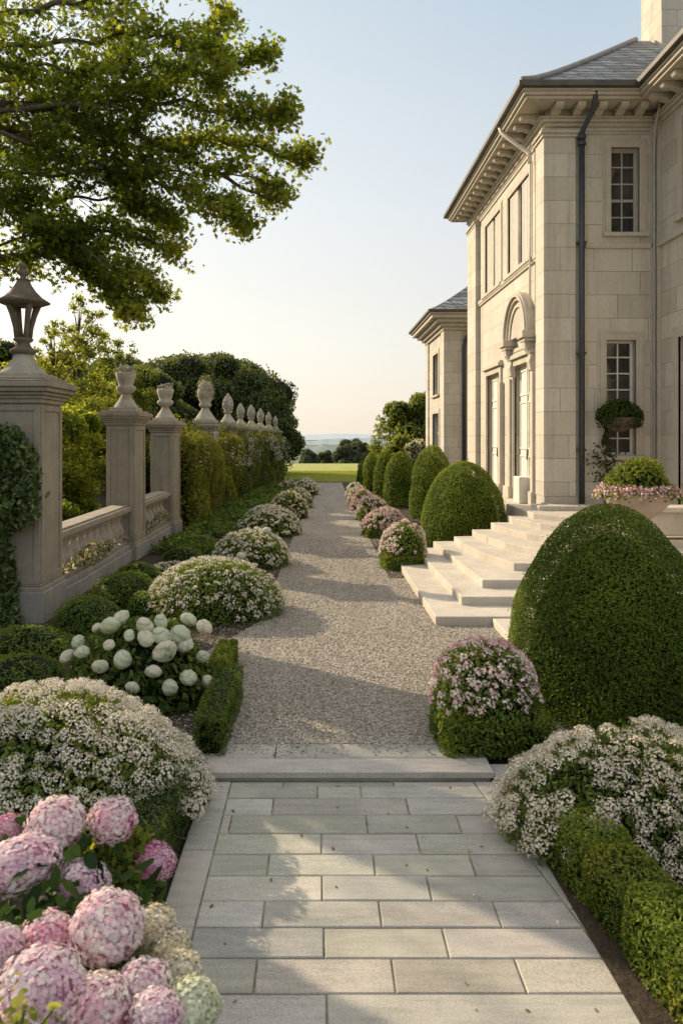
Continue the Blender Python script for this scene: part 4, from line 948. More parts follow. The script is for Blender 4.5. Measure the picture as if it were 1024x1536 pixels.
t.box(HX - .035, HX + .02, 16.62, 22.48, 9.08, 9.16); t.box(HX - .05, HX + .02, 16.62, 22.48, 9.17, 9.20)
t.box(5.64, 7.30, HYF - .035, HYF + .02, 9.10, 9.16)
t.box(HX - .07, HX + .02, 16.56, 22.54, 6.56, 6.66); t.box(HX - .05, HX + .02, 16.56, 22.54, 6.50, 6.558)
t.box(5.80, 7.30, HYF - .05, HYF + .02, 6.62, 6.73)
t.box(7.30, 7.39, 9, 15.9, 6.62, 6.75)
t.build('string_course', TRIM, house, bevel=.01)
# vertical quoin strips in the inner corner
t = MB(); t.box(7.22, 7.31, HYF - .05, HYF + .02, TZ, 9.5); t.box(7.31, 7.39, HYF - .17, HYF - .001, TZ, 9.5); t.build('corner_strip', TRIM, house, bevel=.01)
# cornice: bed moulding, modillions, soffit, fascia, gutter
t = MB(); O = .77
def ring(mb, o0, o1, z0, z1):
    """band following the eaves: left side, front, inner wing side"""
    mb.prism([(HX - o1, HYF - o1), (HX - o0, HYF - o0), (HX - o0, HYB + o0), (HX - o1, HYB + o1)], z0, z1)
    mb.prism([(HX - o1, HYF - o1), (7.37 - o1, HYF - o1), (7.37 - o0, HYF - o0), (HX - o0, HYF - o0)], z0, z1)
    mb.prism([(7.37 - o1, HYF - o1), (7.37 - o1, 8.9), (7.37 - o0, 8.9), (7.37 - o0, HYF - o0)], z0, z1)
    mb.prism([(HX - o1, HYB + o1), (HX - o0, HYB + o0), (13, HYB + o0), (13, HYB + o1)], z0, z1)
ring(t, -.02, .06, 9.26, 9.34); ring(t, -.02, .12, 9.341, 9.41); ring(t, -.02, .17, 9.411, 9.44)
ring(t, -.02, .60, 9.62, 9.68); ring(t, -.02, .66, 9.681, 9.75); ring(t, -.02, .70, 9.751, 9.80)
t.build('cornice', TRIM, house, bevel=.012)
def modillion(mb, plane, u, pos):
    prof = [(.0, 9.44), (.16, 9.445), (.30, 9.50), (.40, 9.485), (.48, 9.52), (.52, 9.58), (.52, 9.619), (0, 9.619)]
    if plane == 'y': mb.extr([(pos - a, b) for a, b in prof], 'x', u - .09, u + .09)
    else: mb.extr([(pos - a, b) for a, b in prof], 'y', u - .09, u + .09)
for k in range(16):
    m = MB(); modillion(m, 'x', 16.25 + k * .49, HX); m.build('modillion', TRIM, house, bevel=.02)
for x in (5.10, 5.56, 6.02, 6.48, 6.90):
    m = MB(); modillion(m, 'y', x, HYF); m.build('modillion', TRIM, house, bevel=.02)
for y in (15.2, 14.72, 14.24, 13.76):
    m = MB(); modillion(m, 'x', y, 7.37); m.build('modillion', TRIM, house, bevel=.02)
g = MB(); ring(g, .69, .80, 9.80, 9.92); ring(g, .0, .69, 9.801, 9.83); g.build('gutter', GUTTER, house, bevel=.012)
rf = MB(); hip_roof(rf, HX - O, 15.5, HYF - O, HYB + O, EV, 4.2)
hip_roof(rf, 7.37 - O, 15.6, 8.3, 20, EV - .01, 3.9); ro = rf.build('roof', SLATE, house)
LEAD = m_simple('lead', (.20, .195, .185), (.28, .27, .25), 5, .6, .2)
for sy in (0, 1):
    hc = MB(); hc.tube([(HX - O + d, (HYB + O - d) if sy else (HYF - O + d), EV + roof_f(d) + .03) for d in np.linspace(.05, 4.2, 12)], .07, 8); hc.build('hip_cap', LEAD, ro)
ch = MB(); ch.box(8.75, 10.4, 18.75, 19.95, 11, 15.8); ch.build('chimney', ASHLAR2, ro, bevel=.01)
ch = MB(); ch.box(8.62, 10.53, 18.62, 20.08, 15.8, 16.05); ch.box(8.68, 10.47, 18.68, 20.02, 12.4, 12.52); ch.build('chimney_band', TRIM, ro, bevel=.01)
# windows
sash(house, 'y', HYF, *upF, 2, 5, .16, .13, GREYPAINT)
sash(house, 'y', HYF, *loF, 2, 7, .16, .14, WHITE)
sash(house, 'x', 7.37, *upW, 2, 4, .16, .16, WHITE); sash(house, 'x', 7.37, *loW, 2, 6, .16, .18, WHITE)
for (a, b, c_, d) in upL:
    wi = sash(house, 'x', HX, a, b, c_, d, 2, 1, .22, .14, GREYPAINT)
    for side in (0, 1):
        s = MB(); wd_ = .78
        ua, ub = ((b - wd_, b - .04) if side else (a + .04, a + wd_))
        for k in range(7):
            u = ua + .03 + k * (ub - ua - .06) / 6
            s.box(HX + .03, HX + .11, u - .030, u + .030, c_ + .06, d - .06)
        s.box(HX + .025, HX + .12, ua, ub, c_ + .005, c_ + .06); s.box(HX + .025, HX + .12, ua, ub, d - .06, d - .005)
        s.build('shutter', WHITE, wi)
    s = MB(); s.box(HX + .17, HX + .18, a + .80, b - .80, c_ + .75, d - .06); s.build('blind', CURTAIN, wi)
# doors: deep recess with pale leaves
for (a, b, c_, d) in drL:
    fr = MB(); e = .16
    pbox(fr, 'x', HX, a - e, a, TZ, d + e, -.06, .05); pbox(fr, 'x', HX, b, b + e, TZ, d + e, -.06, .05); pbox(fr, 'x', HX, a, b, d, d + e, -.06, .05)
    pbox(fr, 'x', HX, a - e - .08, b + e + .08, d + e, d + e + .10, -.14, .05); pbox(fr, 'x', HX, a - e - .03, b + e + .03, d + e + .10, d + e + .15, -.09, .05)
    do = MB(); pbox(do, 'x', HX, a, b, c_, d, .12, .17); dr = do.build('door', WHITE, house)
    fr.build('door_frame', TRIM, dr, bevel=.01)
    pn = MB(); mid = (a + b) / 2
    for (p0, p1) in ((a + .1, mid - .06), (mid + .06, b - .1)):
        for (q0, q1) in ((TZ + .2, TZ + 1.1), (TZ + 1.25, d - .9), (d - .75, d - .12)):
            pbox(pn, 'x', HX, p0, p1, q0, q0 + .04, .095, .122); pbox(pn, 'x', HX, p0, p1, q1 - .04, q1, .095, .122); pbox(pn, 'x', HX, p0, p0 + .04, q0 + .04, q1 - .04, .095, .122); pbox(pn, 'x', HX, p1 - .04, p1, q0 + .04, q1 - .04, .095, .122)
    pbox(pn, 'x', HX, mid - .03, mid + .03, TZ, d, .08, .122); pn.build('door_panel', WHITE, dr, bevel=.006)
    h_ = MB(); h_.tube([(HX + .06, mid - .1, TZ + 1.0), (HX + .06, mid - .1, TZ + 1.25)], .018, 8); h_.build('handle', METAL, dr)
# arched pediment
pd = MB(); cy, cz = 17.78, 4.95
def arch(mb, r0, r1, d0, d1, a0=0, a1=math.pi, n=22):
    v = []
    for a in np.linspace(a0, a1, n):
        for (r_, d) in ((r0, d0), (r1, d0), (r1, d1), (r0, d1)): v.append((HX - d, cy + r_ * math.cos(a), cz + r_ * math.sin(a)))
    fs = [(4*i+j, 4*i+(j+1) % 4, 4*i+4+(j+1) % 4, 4*i+4+j) for i in range(n-1) for j in range(4)] + [(0, 1, 2, 3), tuple(4*(n-1)+j for j in range(4))]
    mb.add(v, fs)
arch(pd, .01, .70, -.02, .12); arch(pd, .70, .78, -.02, .16); arch(pd, .78, .86, -.02, .13); arch(pd, .86, .94, -.02, .20); arch(pd, .94, 1.01, -.02, .26); arch(pd, 1.01, 1.05, -.02, .22)
pd.build('arched_pediment', TRIM, house, bevel=.01)
pd = MB()
for s_ in (-1, 1):
    y = cy + s_ * .86; pd.box(HX - .33, HX + .02, y - .24, y + .24, 4.78, 4.949); pd.box(HX - .27, HX + .02, y - .2, y + .2, 4.70, 4.779)
    pd.extr([(HX + .02, 4.0), (HX - .10, 4.05), (HX - .14, 4.25), (HX - .10, 4.4), (HX - .22, 4.55), (HX - .25, 4.699), (HX + .02, 4.699)], 'y', y - .12, y + .12)
pd.box(HX - .10, HX + .02, cy - .6, cy + .6, 4.60, 4.70); pd.build('console', TRIM, house, bevel=.015)
# long pilasters framing the door
for y in (16.72, 18.72, 19.72):
    pd = MB(); pd.box(HX - .12, HX + .02, y - .1, y + .1, TZ, 3.98); pd.box(HX - .16, HX + .02, y - .13, y + .13, TZ, TZ + .3); pd.build('door_pilaster', TRIM, house, bevel=.012)
# downpipes
dp = MB(); px_ = 5.68
dp.tube([(px_ + .12, HYF - .62, 9.80), (px_ + .12, HYF - .60, 9.60), (px_ + .08, HYF - .45, 9.35), (px_ + .01, HYF - .20, 9.15), (px_, HYF - .14, 9.0), (px_, HYF - .14, 8.8)], .055, 12)
dp.tube([(px_, HYF - .14, 8.95), (px_, HYF - .14, TZ + .05)], .062, 12)
for z in (9.0, 8.86): dp.lathe([(.085, 0), (.09, .02), (.09, .07), (.08, .09)], (px_, HYF - .14, z - .05), 14)
for z in (6.7, 4.3, 2.2): dp.box(px_ - .10, px_ + .10, HYF - .15, HYF + .0, z, z + .05)
dp.build('downpipe', METAL, house)
dp = MB(); dp.tube([(HX - .70, 17.25, 9.80), (HX - .66, 17.22, 9.66), (HX - .50, 17.1, 9.45), (HX - .25, 16.95, 9.18), (HX - .11, 16.88, 9.05), (HX - .10, 16.87, 8.8)], .05, 10)
dp.tube([(HX - .10, 16.87, 8.9), (HX - .10, 16.87, 4.9)], .028, 8); dp.build('downpipe', WHITE, house)
dp = MB(); dp.tube([(7.22, HYF - .55, 9.7), (7.22, HYF - .25, 9.2), (7.26, HYF - .1, 8.9), (7.26, HYF - .1, TZ)], .03, 8); dp.build('downpipe', GREYPAINT, house)
tp = MB(); tp.tube([(5.86, HYF - .0, 2.0), (5.86, HYF - .10, 2.0), (5.86, HYF - .14, 1.95)], .03, 8); tp.lathe([(.06, 0), (.06, .02)], (5.86, HYF - .1, 2.03), 10); tp.build('wall_tap', GREYPAINT, house)
tp = MB(); tp.box(HX - .32, HX + .12, 16.98, 17.5, TZ, TZ + .62); tag(tp.build('planter_box', WHITE, loc=(HX - .1, 17.2, TZ), bevel=.02), 'plain white box standing in the near doorway', 'box')

# farther pavilion
PY0, PY1, PE = 28.8, 33.6, 7.05
pv_ = thing('garden_pavilion', 'lower limestone pavilion with slate roof beyond the main house', 'house', (7, 31, 0))
w = MB(); pw = (30.3, 31.7, 4.3, 6.0); pdn = (30.2, 31.8, .2, 3.5)
wall_face(w, 'x', HX, PY0, PY1, -.1, PE, [pw, pdn], .3); wall_face(w, 'y', PY0, HX, 11, -.1, PE, []); wall_face(w, 'y', PY1, HX, 11, -.1, PE, [], inward=-1); wall_face(w, 'x', 11, PY0, PY1, -.1, PE, [], inward=-1)
w.build('wall', ASHLAR2, pv_)
t = MB(); 
for (o, z0, z1) in ((.10, PE - .35, PE - .22), (.22, PE - .22, PE - .08), (.40, PE - .08, PE + .06), (.60, PE + .06, PE + .20), (.68, PE + .20, PE + .27)):
    t.box(HX - o, 11 + o, PY0 - o, PY1 + o, z0, z1 - .001)
t.build('cornice', TRIM, pv_, bevel=.015)
t = MB(); t.box(HX - .76, 11.76, PY0 - .76, PY1 + .76, PE + .27, PE + .37); t.build('gutter', GUTTER, pv_, bevel=.01)
t = MB(); t.box(HX - .06, HX + .01, PY0 - .06, PY0 + .7, 0, PE - .36); t.box(HX + .01, HX + .7, PY0 - .06, PY0 + .01, 0, PE - .36); t.build('corner_pilaster', ASHLAR2, pv_, bevel=.008); t = MB(); t.box(HX - .06, HX + .01, PY1 - .7, PY1, 0, PE - .36); t.build('corner_pilaster', ASHLAR2, pv_, bevel=.008)
rf = MB(); hip_roof(rf, HX - .72, 11.72, PY0 - .72, PY1 + .72, PE + .37, 2.8); ro = rf.build('roof', SLATE, pv_)
sash(pv_, 'x', HX, *pw, 2, 3, .14, .16, WHITE); sash(pv_, 'x', HX, *pdn, 2, 4, .14, .16, WHITE)
dp = MB(); dp.tube([(6.05, PY0 - .6, PE + .2), (6.0, PY0 - .5, PE - .2), (5.72, PY0 - .16, PE - .75), (5.68, PY0 - .12, PE - 1.0), (5.68, PY0 - .12, 0)], .08, 10); dp.build('downpipe', METAL, pv_)

# terrace and steps
t = MB(); t.prism([(4.35, 14.9), (4.9, 14.1), (16, 14.1), (16, 16.2), (4.94, 16.2), (4.94, 24), (4.35, 24)], -.1, TZ); t.build('terrace', STEP, bevel=.015); tag(bpy.data.objects['terrace'], kind='structure')
st = thing('stone_steps', 'broad flight of pale stone steps rising from the gravel to the house', 'steps', (2.6, 12, 0))
polys = [  # left edge x, front y, left end of the front edge
    [(1.55, 9.75), (9, 9.75), (9, 15.6), (1.52, 14.9)],
    [(2.02, 10.4), (9, 10.4), (9, 15.6), (1.95, 15.0)],
    [(2.45, 11.0), (9, 11.0), (9, 15.6), (2.35, 15.1)],
    [(3.12, 11.75), (9, 11.75), (9, 15.6), (2.75, 14.95), (2.72, 14.2), (2.82, 13.0)],
    [(3.85, 12.1), (9, 12.1), (9, 15.6), (3.15, 15.1), (3.12, 14.5), (3.35, 13.2)],
    [(4.35, 12.6), (9, 12.6), (9, 15.6), (3.58, 15.3), (3.55, 14.8), (3.85, 13.6)],
    [(4.8, 13.3), (9, 13.3), (9, 15.6), (3.98, 15.5), (3.95, 15.0), (4.25, 14.1)]]
def clip(poly, ax, lim, keep):
    out = []
    for p, q in zip(poly, poly[1:] + poly[:1]):
        pi, qi = (p[ax] - lim) * keep >= 0, (q[ax] - lim) * keep >= 0
        if pi: out.append(p)
        if pi != qi:
            t_ = (lim - p[ax]) / (q[ax] - p[ax]); out.append((p[0] + (q[0] - p[0]) * t_, p[1] + (q[1] - p[1]) * t_))
    return out
for i, pl in enumerate(polys):
    m = MB(); z0, z1 = .12 * i - (.02 if i else .05), .12 * i + .118 + .0015 * i
    m.prism([(x + .012 * (1 if x < 8 else -1), y + .012 * (1 if y < 13 else -1)) for x, y in pl], z0, z1 - .006)
    ysplit = pl[0][1] + 1.9 + .35 * (i % 2); xs_ = [pl[0][0] + 1.35 + .4 * (i % 3), pl[0][0] + 3.1]
    cells = []; rest_ = pl
    for x in xs_: cells.append(clip(rest_, 0, x - .003, -1)); rest_ = clip(rest_, 0, x + .003, 1)
    cells.append(rest_); first = cells.pop(0); cells += [clip(first, 1, ysplit - .003, -1), clip(first, 1, ysplit + .003, 1)]
    for c_ in cells:
        if len(c_) > 2: m.prism(c_, z0 + .004, z1)
    m.build('step', STEP, st, bevel=.012, seg=2)
s2 = thing('stone_steps', 'lower side steps of pale stone half hidden by the biggest clipped dome', 'steps', (4, 8.6, 0))
for i, (x, y0, y1) in enumerate(((2.3, 7.9, 9.73), (2.78, 8.3, 9.735))):
    m = MB(); m.box(x, 7.5, y0, y1, .11 * i - (.02 if i else .05), .11 * i + .10); m.build('step', STEP, s2, bevel=.016, seg=3)
m = MB(); m.box(HX - .35, 6.0, 15.35, 15.93, TZ - .02, TZ + .10); tag(m.build('door_slab', STEP, loc=(5.3, 15.6, TZ), bevel=.015), 'low pale slab along the foot of the house corner', 'slab')
m = MB(); m.box(5.25, 9.5, 12.7, 13.1, .80, 1.20); m.box(5.17, 9.5, 12.62, 13.18, 1.20, 1.29); tag(m.build('parapet', STEP, loc=(7, 12.9, .8), bevel=.015), 'low stone parapet behind the planted urn at the right edge', 'parapet')

# planted urn
uc = (4.55, 10.9, .36 - .005)
uc = (4.60, 10.6, .245)
r = thing('planter_urn', 'wide shallow stone urn on a pedestal behind the biggest clipped dome', 'urn', uc)
m = MB(); m.box(uc[0] - .36, uc[0] + .36, uc[1] - .36, uc[1] + .36, uc[2], uc[2] + .12); m.box(uc[0] - .29, uc[0] + .29, uc[1] - .29, uc[1] + .29, uc[2] + .12, uc[2] + .72); m.box(uc[0] - .35, uc[0] + .35, uc[1] - .35, uc[1] + .35, uc[2] + .72, uc[2] + .80); m.build('pedestal', TRIM, r, bevel=.012)
m = MB(); m.lathe([(.27, .80), (.25, .85), (.14, .92), (.12, 1.03), (.22, 1.12), (.33, 1.20), (.42, 1.30), (.46, 1.39), (.50, 1.43), (.50, 1.47), (.44, 1.48), (.4, 1.40), (.24, 1.38)], uc, 40, wob=(.02, 20)); m.build('bowl', m_stone('urn_pale', (.46, .36, .30), (.36, .28, .23), (.2, .15, .12), scale=5), r)
m = MB(); n = 2600; a = rng.uniform(0, 6.28, n); rr = .50 + .05 * rng.normal(size=n); z = uc[2] + 1.515 + .03 * rng.normal(size=n) - .9 * np.clip(rr - .52, 0, 1)
P = np.stack([uc[0] + rr * np.cos(a), uc[1] + rr * np.sin(a), z], 1)
kk = rng.uniform(size=n) < .6
m.leaves(P[kk], nrm((P[kk] - np.array(uc) - [0, 0, 1.2])), .022, FLORET, np.array(PINKF)[rng.integers(0, 4, kk.sum())] * rng.uniform(.7, 1.1, (kk.sum(), 1)), .8)
tag(m.build('pink_blossoms', PETAL, r), kind='stuff')
m = MB(); m.leaves(P[~kk] - [0, 0, .03], np.tile([0, 0, 1.], ((~kk).sum(), 1)), .03, OV, shade((~kk).sum(), FLOWG, rng.uniform(0, 1, (~kk).sum())), 1.2); m.build('trailing_leaves', LEAF, r)
bc = (uc[0] + .02, uc[1], uc[2] + 1.38); sb = MB(); foliage(sb, bc, .47, .60, 2.0, 2.0, .033, 2.6, ((.04, .07, .012), (.11, .145, .025), (.22, .235, .04)), .05, 6, .14, 130, tmpl=OV, jit=1.0)
tag(sb.build('box_shrub', LEAF, loc=bc), 'yellow green rounded shrub growing in the stone urn', 'shrub')
# hanging basket by the lower window
hc_ = (6.42, HYF - .36, 2.72)
r = thing('hanging_basket', 'green trailing hanging basket in front of the lower sash window', 'basket', hc_)
m = MB(); m.lathe([(.10, 0.0), (.26, .08), (.36, .22), (.38, .30), (.35, .30), (.3, .25)], (hc_[0], hc_[1] + .02, hc_[2] - .10), 22); m.build('bowl', BARK, r)
m = MB(); foliage(m, (hc_[0], hc_[1], hc_[2] + .14), .50, .44, 2.0, 2.0, .036, 2.8, ((.012, .03, .008), (.035, .065, .015), (.08, .11, .022)), .05, 7, .14, 140, ry=.33, tmpl=OV, jit=1.1)
n = 700; a = rng.uniform(0, 6.28, n); P = np.stack([hc_[0] + .47 * np.cos(a) * rng.uniform(.6, 1.05, n), hc_[1] + .33 * np.sin(a) * rng.uniform(.7, 1.05, n), hc_[2] + .2 - .22 * rng.uniform(0, 1, n) ** 1.5], 1)
m.leaves(P, np.stack([np.cos(a), np.sin(a), 0 * a + .3], 1), .034, OV, shade(n, ((.012, .03, .008), (.035, .065, .015), (.08, .11, .022)), rng.uniform(0, 1, n)), .9); m.build('foliage', LEAF, r)
m = MB(); m.tube([(hc_[0], HYF, 3.05), (hc_[0], HYF - .36, 3.05)], .014, 6); m.build('bracket', METAL, r)
r = thing('climbing_plant', 'dark climber beneath the hanging basket on the front wall', 'climber', (6.22, HYF - .06, TZ))
n = 600; z = TZ + 1.9 * rng.uniform(0, 1, n) ** 1.4; P = np.stack([6.22 + (.10 + .10 * np.sin(z * 4)) * rng.normal(size=n) * np.interp(z, [1, 2, 2.8], [1.6, .9, .5]), HYF - .04 - .14 * rng.uniform(0, 1, n), z], 1)
m = MB(); m.leaves(P, np.tile([-.2, -1, .3], (n, 1)), .04, OV, shade(n, ((.015, .03, .01), (.04, .06, .018), (.08, .10, .03)), rng.uniform(0, 1, n)), .9); m.build('foliage', LEAF, r)
m = MB(); m.tube([(6.22, HYF - .06, TZ), (6.26, HYF - .06, 1.8), (6.22, HYF - .05, 2.8)], .015, 6); m.build('stem', BARK, r)

#@@TREES
# ------------------------------------------------------------------ trees
YEW = ((.032, .048, .018), (.075, .098, .034), (.14, .155, .055))
def clumpset(c, rx, ry, rz, n, rmin, rmax, bias=.72, seed=1, zmin=-1e9):
    r = np.random.default_rng(seed); out = []
    while len(out) < n:
        v = r.normal(size=3); v /= np.linalg.norm(v)
        q = np.array(c) + v * np.array([rx, ry, rz]) * r.uniform(bias, 1.0)
        if q[2] > zmin: out.append((q, r.uniform(rmin, rmax)))
    return out
def tp(px, py, Y): return tuple(at(px, py, Y))
# large dark dense tree closing the wall
c0 = np.array([-7.3, 48, 0])
cl = [((-7.4, 48.5, 4.2), (5.0, 4.6, 3.6)), ((-5.0, 47, 3.4), (3.6, 3.4, 3.6)), ((-3.9, 46.2, 1.8), (2.3, 2.4, 2.6))] + clumpset((-7.2, 48, 3.9), 5.0, 4.4, 3.9, 70, .8, 1.5, .85, 3, .6) + clumpset((-3.9, 46.2, 2.2), 2.4, 2.2, 2.9, 36, .5, .9, .85, 4, .3)
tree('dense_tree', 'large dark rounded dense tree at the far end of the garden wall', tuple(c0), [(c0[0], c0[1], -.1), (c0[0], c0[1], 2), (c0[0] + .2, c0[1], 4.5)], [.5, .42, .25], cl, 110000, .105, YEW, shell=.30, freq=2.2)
c0 = np.array([-13.2, 44, 0])
cl = [((-13.2, 44, 4.0), (3.6, 3.2, 3.4))] + clumpset((-13.2, 44, 4.1), 3.7, 3.4, 3.7, 48, .8, 1.4, .85, 5, .6)
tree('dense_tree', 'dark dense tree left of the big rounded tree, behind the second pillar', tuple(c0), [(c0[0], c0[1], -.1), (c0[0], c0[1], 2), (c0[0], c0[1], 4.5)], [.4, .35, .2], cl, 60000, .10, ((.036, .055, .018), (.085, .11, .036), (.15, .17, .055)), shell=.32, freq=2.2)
c0 = np.array([-9.0, 36, 0])
cl = [((-9.2, 36, 2.6), (2.6, 2.0, 2.6))] + clumpset((-9.2, 36, 2.8), 2.8, 2.2, 2.9, 34, .6, 1.1, .85, 6, .5)
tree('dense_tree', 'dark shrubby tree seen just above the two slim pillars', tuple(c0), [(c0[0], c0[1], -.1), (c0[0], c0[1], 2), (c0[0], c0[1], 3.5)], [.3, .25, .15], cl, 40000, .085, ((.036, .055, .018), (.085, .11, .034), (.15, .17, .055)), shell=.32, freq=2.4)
c0 = np.array([-17, 36, 0])
cl = [((-17, 36, 4.0), (2.2, 2.2, 3.2))] + clumpset((-17, 36, 4.2), 2.5, 2.4, 3.6, 34, .7, 1.2, .85, 7, .6)
tree('leafy_tree', 'green leafy tree behind the lantern at the left frame edge', tuple(c0), [(c0[0], c0[1], -.1), (c0[0], c0[1], 3), (c0[0], c0[1], 6)], [.3, .25, .12], cl, 34000, .09, ((.04, .065, .018), (.10, .14, .03), (.18, .21, .05)), shell=.4)
# airy young trees, sunlit
AIRY = ((.10, .12, .03), (.20, .22, .055), (.32, .32, .10))
def airy(label, px, py, Y, h, w, n, seed, cols=AIRY, leaf=.055, zlow=.2):
    X = (px - VX) * Y / F; r = np.random.default_rng(seed); cl = []; limbs = []
    for k in range(90):
        t = r.uniform(zlow, 1) ; rad = w * (1.2 - .85 * t) * r.uniform(.2, 1.25)
        a = r.uniform(0, 6.28); q = (X + rad * math.cos(a), Y + rad * math.sin(a), h * t)
        cl.append((q, (w * .36 * (1.25 - t), w * .36 * (1.25 - t), w * .30 * (1.25 - t))))
        if k % 3 == 0: limbs.append(([(X, Y, h * t * .82), ((X + q[0]) / 2, (Y + q[1]) / 2, h * t * .93), q], [.03, .02, .008]))
    cl.append(((X, Y, h), w * .16))
    tree('young_tree', label, (X, Y, 0), [(X, Y, 0), (X + .05, Y, h * .4), (X - .03, Y, h * .75), (X, Y, h)], [.06, .04, .022, .008], cl, n, leaf, cols, mat=TREELEAF, limbs=limbs, inner=False, shell=.95, group='sunlit young trees behind the balustrade')
airy('tall airy young tree rising right of the lantern', 118, 440, 27, 7.6, 1.9, 30000, 11)
airy('slim airy young tree close beside the lantern', 82, 470, 24, 6.2, 1.4, 17000, 12)
airy('airy young tree above the second slim pillar', 176, 500, 32, 6.6, 2.3, 26000, 13, cols=((.05, .07, .02), (.11, .135, .035), (.19, .20, .06)))
# sunlit shrubs behind the balustrade
LIT = ((.08, .11, .02), (.18, .215, .045), (.32, .33, .07))
def bigshrub(label, X, Y, h, w, n, seed, cols=LIT, leaf=.055, zl=.2):
    cl = [((X, Y, h * .45), (w * .62, w * .62, h * .40))] + clumpset((X, Y, h * .52), w * .85, w * .8, h * .46, 26, w * .22, w * .4, .85, seed, zl)
    tree('garden_shrub', label, (X, Y, 0), [(X, Y, 0), (X, Y, h * .6)], [.1, .05], cl, n, leaf, cols, mat=TREELEAF, shell=.8, inner=False, group='shrubs behind the balustrade', cat='shrub')
bigshrub('yellow green sunlit shrub seen over the longer balustrade', -6.0, 17.5, 3.3, 1.15, 20000, 21)
bigshrub('tall mid green shrub behind the lantern pillar', -8.2, 20, 4.6, 1.5, 22000, 22, ((.06, .08, .018), (.15, .17, .035), (.28, .27, .06)))
bigshrub('dark green shrub filling the gap between the two slim pillars', -5.9, 23.5, 3.4, 1.3, 18000, 23, ((.03, .045, .014), (.08, .10, .026), (.15, .16, .04)))
bigshrub('low dark shrub right behind the longer balustrade', -5.6, 14.4, 1.55, .8, 12000, 24, ((.03, .05, .014), (.08, .11, .025), (.16, .17, .04)))
# right background
airy('pointed young tree left of the blossom bush beyond the far pavilion', 583, 612, 60, 4.9, 1.5, 5000, 15, cols=((.08, .10, .035), (.17, .19, .06), (.27, .27, .10)), leaf=.09, zlow=.08)
c0 = np.array([7.6, 57, 0]); cl = [((7.9, 57, 3.0), (2.0, 1.8, 2.2))] + clumpset((7.7, 57, 3.2), 2.3, 2.0, 2.6, 30, .6, 1.0, .85, 8, .5)
tree('leafy_tree', 'bushy green tree beside the far pavilion', tuple(c0), [(c0[0], 57, 0), (c0[0], 57, 3)], [.25, .12], cl, 26000, .11, ((.06, .085, .028), (.14, .17, .055), (.25, .265, .09)), shell=.5, mat=TREELEAF)
c0 = np.array([5.6, 50, 0]); cl = clumpset((5.6, 50, 1.4), 1.0, .8, 1.1, 18, .35, .6, .7, 9, .2)
tree('leafy_tree', 'low green tree below the pointed young tree, beyond the clipped domes', tuple(c0), [(5.6, 50, 0), (5.6, 50, 1.6)], [.12, .06], cl, 12000, .09, ((.06, .085, .028), (.14, .17, .055), (.25, .265, .09)), shell=.6, mat=TREELEAF)
X = (628 - VX) * 42 / F; cl = clumpset((X, 42, 1.5), .65, .6, .95, 16, .3, .5, .7, 10, .3)
tree('blossom_bush', 'white blossoming bush against the far pavilion', (X, 42, 0), [(X, 42, 0), (X, 42, 1.5)], [.08, .04], cl, 7000, .06, ((.10, .12, .05), (.42, .40, .32), (.66, .62, .54)), shell=.6, cat='bush', inner=True)
# trees past the lawn, rooted lower down the slope
def fartree(label, px, pytop, Y, w, seed, cols=((.045, .06, .042), (.075, .095, .06), (.12, .135, .085))):
    X = (px - VX) * Y / F; R = w / 2 * Y / F; top = CH - (pytop - HY) * Y / F; zb = float(np.interp(Y, [68, 74, 90, 130, 200], [-.12, -.5, -2, -6, -12])); h = top - zb
    cl = [((X, Y, zb + h * .5), (R * .75, R * .75, h * .44))] + clumpset((X, Y, zb + h * .53), R * .8, R * .8, h * .42, 26, R * .2, R * .34, .85, seed, zb + .5)
    tree('far_tree', label, (X, Y, zb), [(X, Y, zb), (X, Y, zb + h * .6)], [.3, .15], cl, 16000, .0019 * Y, cols, shell=.35, group='trees beyond the lawn')
fartree('broad rounded tree beyond the lawn, in the middle of the view', 531, 655, 135, 64, 31)
fartree('low dark tree beyond the lawn beside the big dense tree', 463, 671, 130, 34, 32)
fartree('low dark tree beyond the lawn, left of the broad rounded tree', 488, 674, 140, 30, 33)
fartree('low dark tree beyond the lawn, right of the broad rounded tree', 566, 668, 145, 30, 34)

